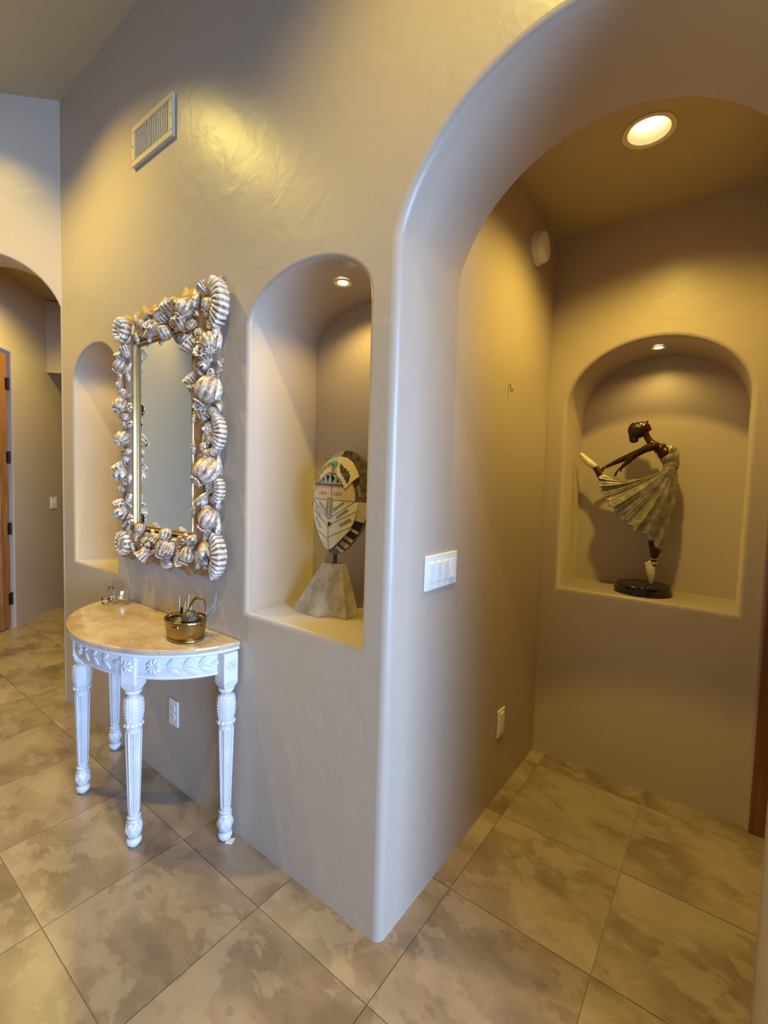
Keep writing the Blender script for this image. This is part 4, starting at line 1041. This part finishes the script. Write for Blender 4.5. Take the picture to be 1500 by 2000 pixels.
# skirt
hem = [(0.246, 1.484), (0.236, 1.463), (0.231, 1.421), (0.244, 1.388), (0.260, 1.357), (0.284, 1.324), (0.313, 1.291), (0.341, 1.253), (0.369, 1.231), (0.400, 1.204), (0.422, 1.194), (0.461, 1.166), (0.490, 1.135), (0.510, 1.098)]
def lerp(a, b, t): return a + (b - a) * t
def hemp(t):
    f = t * (len(hem) - 1); i = min(int(f), len(hem) - 2); f -= i
    return Vector((lerp(hem[i][0], hem[i + 1][0], f), lerp(hem[i][1], hem[i + 1][1], f)))
bm = bmesh.new(); NT, NS = 150, 34
grid = []
for side in (-1, 1):
    g2 = []
    for j in range(NS + 1):
        s = j / NS; row = []
        for i in range(NT + 1):
            t = i / NT
            w0 = Vector((lerp(0.494, 0.558, t), 1.486 + 0.006 * math.sin(PI * t))); h_ = hemp(t)
            cst = Vector((0.351, 1.398)); cen = Vector((0.585, 1.335)); mid = lerp(w0, h_, 0.5)
            c_ = lerp(cst, cen, t); c_ = lerp(c_, mid, min(1, 4 * t * (1 - t)) * 0.75)
            p = w0 * (1 - s) ** 2 + c_ * 2 * s * (1 - s) + h_ * s * s
            th = max(0.0, 1 - abs(2 * t - 1) ** 3.2) ** 0.6
            yy = side * th * (0.045 + 0.030 * s)
            amp = (0.0004 + 0.0052 * s ** 1.3) * min(1, th * 2.2)
            rip = 0.8 * math.sin(18 * PI * t ** 0.72 + side * 0.8 + 1.6 * math.sin(t * 7)) + 0.4 * (1 - t) * math.sin(t * 2 * PI * 24 + 2 * s) + 1.7 * math.sin(t * 2 * PI * 3.2 + 2.2 * s + 0.5)
            yy += amp * rip * (1 if side > 0 else 1.1)
            hw_ = h_ - w0; n2 = Vector((hw_.y, -hw_.x)).normalized()
            ext = 0.006 * s * s * math.sin(t * 2 * PI * 13)
            q = p + (hw_.normalized() * ext)
            row.append(Vector((q.x - BX, yy + (-0.004), q.y - BZ)))
        g2.append(row)
    grid.append(g2)
vv = [[[bm.verts.new(p) for p in row] for row in g2] for g2 in grid]
for sd_ in (0, 1):
    for j in range(NS):
        for i in range(NT):
            bm.faces.new((vv[sd_][j][i], vv[sd_][j][i + 1], vv[sd_][j + 1][i + 1], vv[sd_][j + 1][i]))
for j in range(NS):
    for i in (0, NT): bm.faces.new((vv[0][j][i], vv[1][j][i], vv[1][j + 1][i], vv[0][j + 1][i]))
inner = [[bm.verts.new(lerp(v.co, Vector((0.40 - BX, 0, 1.36 - BZ)), 0.05)) for v in vv[sd_][NS]] for sd_ in (0, 1)]
for sd_ in (0, 1):
    for i in range(NT): bm.faces.new((vv[sd_][NS][i], vv[sd_][NS][i + 1], inner[sd_][i + 1], inner[sd_][i]))
for i in range(NT): bm.faces.new((inner[0][i], inner[0][i + 1], inner[1][i + 1], inner[1][i]))
bmesh.ops.remove_doubles(bm, verts=bm.verts[:], dist=1e-5); bmesh.ops.recalc_face_normals(bm, faces=bm.faces[:])
obj('skirt', bm, M_SKIRT, DC, True)
# shoes
bm = bmesh.new()
chain(bm, [(D(0.470, 1.040, 0), 0.0135), (D(0.4745, 1.012, 0), 0.0195), (D(0.476, 0.988, 0), 0.0190), (D(0.479, 0.962, 0), 0.0142), (D(0.479, 0.9435, 0), 0.0098)])
ball(bm, D(0.455, 1.034), 0.0085, 10, 8); chain(bm, [(D(0.455, 1.034), 0.007), (D(0.468, 0.995), 0.014)])
remeshed('pointe_shoe', bm, M_SHOE, DC, 0.0018, 3)
bm = bmesh.new()
chain(bm, [(D(0.192, 1.510, 0.010), 0.0155), (D(0.172, 1.523, 0.010), 0.0190), (D(0.146, 1.547, 0.010), 0.0170), (D(0.124, 1.571, 0.010), 0.0120)])
remeshed('pointe_shoe', bm, M_SHOE, DC, 0.0018, 3)
def ribbon(a_z0, a_z1, ph):
    bm = bmesh.new(); pts = []
    for i in range(25):
        t = i / 24; a = ph + t * PI * 1.6; z = lerp(a_z0, a_z1, t); cx = lerp(0.4825, 0.4855, t)
        pts.append(D(cx + 0.0150 * math.cos(a), z, 0.0150 * math.sin(a)))
    tube(bm, pts, [(0.0012, 0.0028)] * 25, 8)
    obj('shoe_ribbon', bm, M_SHOE, DC, True)
ribbon(1.030, 1.052, -PI); ribbon(1.052, 1.032, -PI - 0.3); ribbon(1.060, 1.062, -PI)

# ------------------------------------------------------------------ brass basket and its contents
BK = thing('brass_basket', 'small oval brass basket with two loop handles on the marble table top', 'basket', (-0.872, -0.118, 0.775), math.radians(-8))
def oval(a, b, z, n=56): return [(a * math.cos(2 * PI * i / n), b * math.sin(2 * PI * i / n), z) for i in range(n)]
bm = bmesh.new(); n = 96
prof = [(0.0, 0.002), (0.060, 0.002), (0.064, 0.006), (0.070, 0.030), (0.076, 0.058), (0.0765, 0.060), (0.0745, 0.060), (0.068, 0.030), (0.062, 0.008), (0.0, 0.006)]
def bmod(r, z, a):
    return r * (1 + (0.020 * abs(math.sin(a * 24)) if 0.005 < z < 0.035 else 0))
lathe(bm, prof, n, Matrix.Diagonal((1.0, 0.78, 1, 1)), mod=bmod, cap=False)
obj('basket_wall', bm, M_BRASS, BK, True)
bm = bmesh.new(); tube(bm, oval(0.0655, 0.0515, 0.005, 64), 0.0035, 8, True)
for v in bm.verts: v.co *= 1 + 0.012 * math.sin(math.atan2(v.co.y, v.co.x) * 40)
obj('foot_rim', bm, M_BRASS, BK, True)
bm = bmesh.new(); tube(bm, oval(0.0765, 0.0600, 0.062, 64), (0.0018, 0.0055), 8, True); obj('top_rim', bm, M_BRASS, BK, True)
def handle(name, p0, p1, top, out, th):
    bm = bmesh.new(); pts = []
    p0, p1 = Vector(p0), Vector(p1)
    for i in range(33):
        t = i / 32; e = math.sin(PI * t); k = 1 - (2 * t - 1) ** 4
        pts.append(lerp(p0, p1, t) + Vector((0, 0, top)) * k + Vector(out) * k)
    tube(bm, pts, [th] * 33, 8); obj(name, bm, M_BRASS, BK, True)
handle('handle', (-0.064, 0.030, 0.058), (0.020, 0.054, 0.058), 0.058, (0.006, 0.010, 0), (0.0018, 0.0045))
handle('handle', (-0.062, -0.030, 0.060), (0.048, -0.044, 0.060), 0.006, (0.0, 0.030, 0), (0.0016, 0.0060))
handle('handle', (-0.060, -0.032, 0.052), (0.050, -0.042, 0.052), -0.003, (0.0, -0.016, 0), (0.0016, 0.0050))
for x, y in ((-0.072, 0.014), (0.070, 0.02)):
    bm = bmesh.new(); box(bm, x - 0.004, x + 0.004, y - 0.005, y + 0.005, 0.05, 0.082, 0.002, 1); obj('handle_lug', bm, M_BRASSD, BK)
BB = Vector((-0.872, -0.118, 0.775))
KB = 1.2
BK.scale = (KB, KB, KB)
M_DKP = stone('dark_seed_pod', (0.03, 0.022, 0.016), (0.10, 0.075, 0.05), 0.4, 120)
bm = bmesh.new()
lathe(bm, [(0.004, -0.030), (0.018, -0.026), (0.029, -0.010), (0.031, 0.006), (0.024, 0.022), (0.012, 0.028), (0.003, 0.029)], 48, mod=lambda r, z, a: r * (1 + 0.05 * math.cos(12 * a)))
o = tag(obj('seed_pod', bm, M_DKP, None, True), 'dark round ribbed seed pod leaning in the right side of the brass basket', 'seed pod'); o.location = BB + Vector((0.026, 0.002, 0.066)) * KB; o.rotation_euler = (0.5, 0.5, 0); o.scale = (KB * 0.85,) * 3
M_VIOLET = mat('violet_crystal', (0.42, 0.40, 0.66), 0.12, 0.0, Transmission_Weight=0.3)
for (x, y, z, r, lb, nm) in ((-0.022, -0.010, 0.050, 0.017, 'lilac faceted glass stone in the middle of the brass basket', 'glass_stone'), (-0.040, -0.006, 0.034, 0.012, 'small lilac glass stone at the left inside the brass basket', 'glass_stone')):
    bm = bmesh.new(); bmesh.ops.create_icosphere(bm, subdivisions=1, radius=r)
    for v in bm.verts: v.co.z *= 0.75; v.co.x *= 1.2
    o = tag(obj(nm, bm, M_VIOLET), lb, 'glass stone', 'glass stones in the basket'); o.location = BB + Vector((x, y, z)) * KB; o.rotation_euler = (0.3, 0.4, x * 30)
bm = bmesh.new(); bmesh.ops.create_icosphere(bm, subdivisions=2, radius=0.020)
for v in bm.verts: v.co += v.co.normalized() * 0.003 * mnoise.noise(v.co * 90)
o = tag(obj('rock_crystal', bm, mat('milky_crystal', (0.78, 0.80, 0.80), 0.15, 0.0, Transmission_Weight=0.5)), 'milky clear crystal at the back of the brass basket', 'crystal'); o.location = BB + Vector((-0.016, 0.022, 0.058)) * KB; o.scale = (KB,) * 3
M_STRAW = mat('pale_straw', (0.75, 0.72, 0.66), 0.4); M_GREYT = mat('grey_twig', (0.26, 0.25, 0.24), 0.5)
st = thing('dried_stems', 'thin pale dried stems sticking up from the brass basket', 'dried stems', BB + Vector((-0.01, 0.005, 0.03)) * KB); st.scale = (KB,) * 3
for (x, dx, dy, h) in ((-0.036, 0.000, 0.0, 0.095), (-0.030, 0.012, 0.01, 0.080), (-0.016, 0.016, 0.0, 0.070), (0.0, 0.004, 0.01, 0.105), (0.012, 0.020, 0.0, 0.078), (0.020, 0.026, 0.012, 0.062), (0.030, -0.006, 0.0, 0.070)):
    bm = bmesh.new(); tube(bm, [(x, 0, 0), (x + dx * 0.4, dy * 0.5, h * 0.5), (x + dx * 1.1, dy, h)], [0.0011, 0.0009, 0.0006], 6); obj('stem', bm, M_STRAW, st, True)
sp = thing('grey_sprig', 'spiky grey forked sprig leaning out of the right side of the basket', 'sprig', BB + Vector((0.050, 0.030, 0.050)) * KB); sp.scale = (KB,) * 3
for (dx, dy, h, r) in ((0.040, 0.018, 0.105, 0.0026), (0.026, 0.020, 0.080, 0.0020), (0.046, 0.010, 0.070, 0.0018), (0.018, 0.020, 0.060, 0.0016), (0.050, 0.022, 0.084, 0.0016)):
    bm = bmesh.new(); tube(bm, [(0, 0, 0), (dx * 0.55, dy * 0.4, h * 0.4), (dx, dy, h * 0.72), (dx * 1.0, dy * 1.1, h)], [r, r * 0.95, r * 0.8, 0.0004], 7); obj('twig', bm, M_GREYT, sp, True)

# ------------------------------------------------------------------ glass pieces at the left end of the table
gd = thing('glass_cloche', 'clear glass dome on a glass dish near the wall at the left of the table', 'glass dome', (-1.567, -0.052, 0.775))
def shell_lathe(prof_out, th, seg=40, mod=None):
    bm = bmesh.new(); inn = [(max(0.0005, r - th), z - (th if i == len(prof_out) - 1 else 0)) for i, (r, z) in enumerate(prof_out)]
    lathe(bm, prof_out + inn[::-1], seg, cap=False, mod=mod)
    rows_n = len(prof_out) * 2
    bmesh.ops.remove_doubles(bm, verts=bm.verts[:], dist=1e-6); bmesh.ops.recalc_face_normals(bm, faces=bm.faces[:]); return bm
dome = [(0.0345, 0.009), (0.0355, 0.012), (0.0355, 0.045), (0.034, 0.062), (0.029, 0.078), (0.019, 0.090), (0.0008, 0.095)]
obj('dome', shell_lathe(dome, 0.0040, 60, lambda r, z, a: r * (1 + 0.016 * math.cos(10 * a))), M_GLASS, gd, True)
bm = bmesh.new(); lathe(bm, [(0.0, 0.0005), (0.036, 0.0005), (0.043, 0.004), (0.044, 0.008), (0.0415, 0.0085), (0.038, 0.006), (0.0, 0.005)], 48, cap=False); bmesh.ops.remove_doubles(bm, verts=bm.verts[:], dist=1e-6); bmesh.ops.recalc_face_normals(bm, faces=bm.faces[:])
obj('dish', bm, M_GLASS, gd, True)
bt = thing('glass_bottle', 'small clear glass bottle with a flared lip left of the glass dome', 'bottle', (-1.628, -0.074, 0.775))
bm = bmesh.new(); lathe(bm, [(0.0, 0.0005), (0.026, 0.001), (0.028, 0.006), (0.024, 0.022), (0.018, 0.034), (0.0165, 0.052), (0.012, 0.060), (0.0095, 0.064), (0.0125, 0.072), (0.010, 0.072), (0.007, 0.064), (0.010, 0.055), (0.013, 0.040), (0.018, 0.024), (0.020, 0.010), (0.0, 0.008)], 40, cap=False)
bmesh.ops.remove_doubles(bm, verts=bm.verts[:], dist=1e-6); bmesh.ops.recalc_face_normals(bm, faces=bm.faces[:]); obj('bottle_body', bm, M_GLASS, bt, True)
bj = thing('glass_votive', 'tiny clear glass votive cup in front of the bottle and dome', 'glass cup', (-1.580, -0.118, 0.775))
cup = [(0.0135, 0.0006), (0.0155, 0.004), (0.017, 0.022), (0.0185, 0.032)]
bm = bmesh.new(); lathe(bm, [(0.0, 0.0006)] + cup + [(0.0165, 0.032), (0.015, 0.022), (0.013, 0.007), (0.0, 0.006)], 32, cap=False)
bmesh.ops.remove_doubles(bm, verts=bm.verts[:], dist=1e-6); bmesh.ops.recalc_face_normals(bm, faces=bm.faces[:]); obj('cup_body', bm, M_GLASS, bj, True)
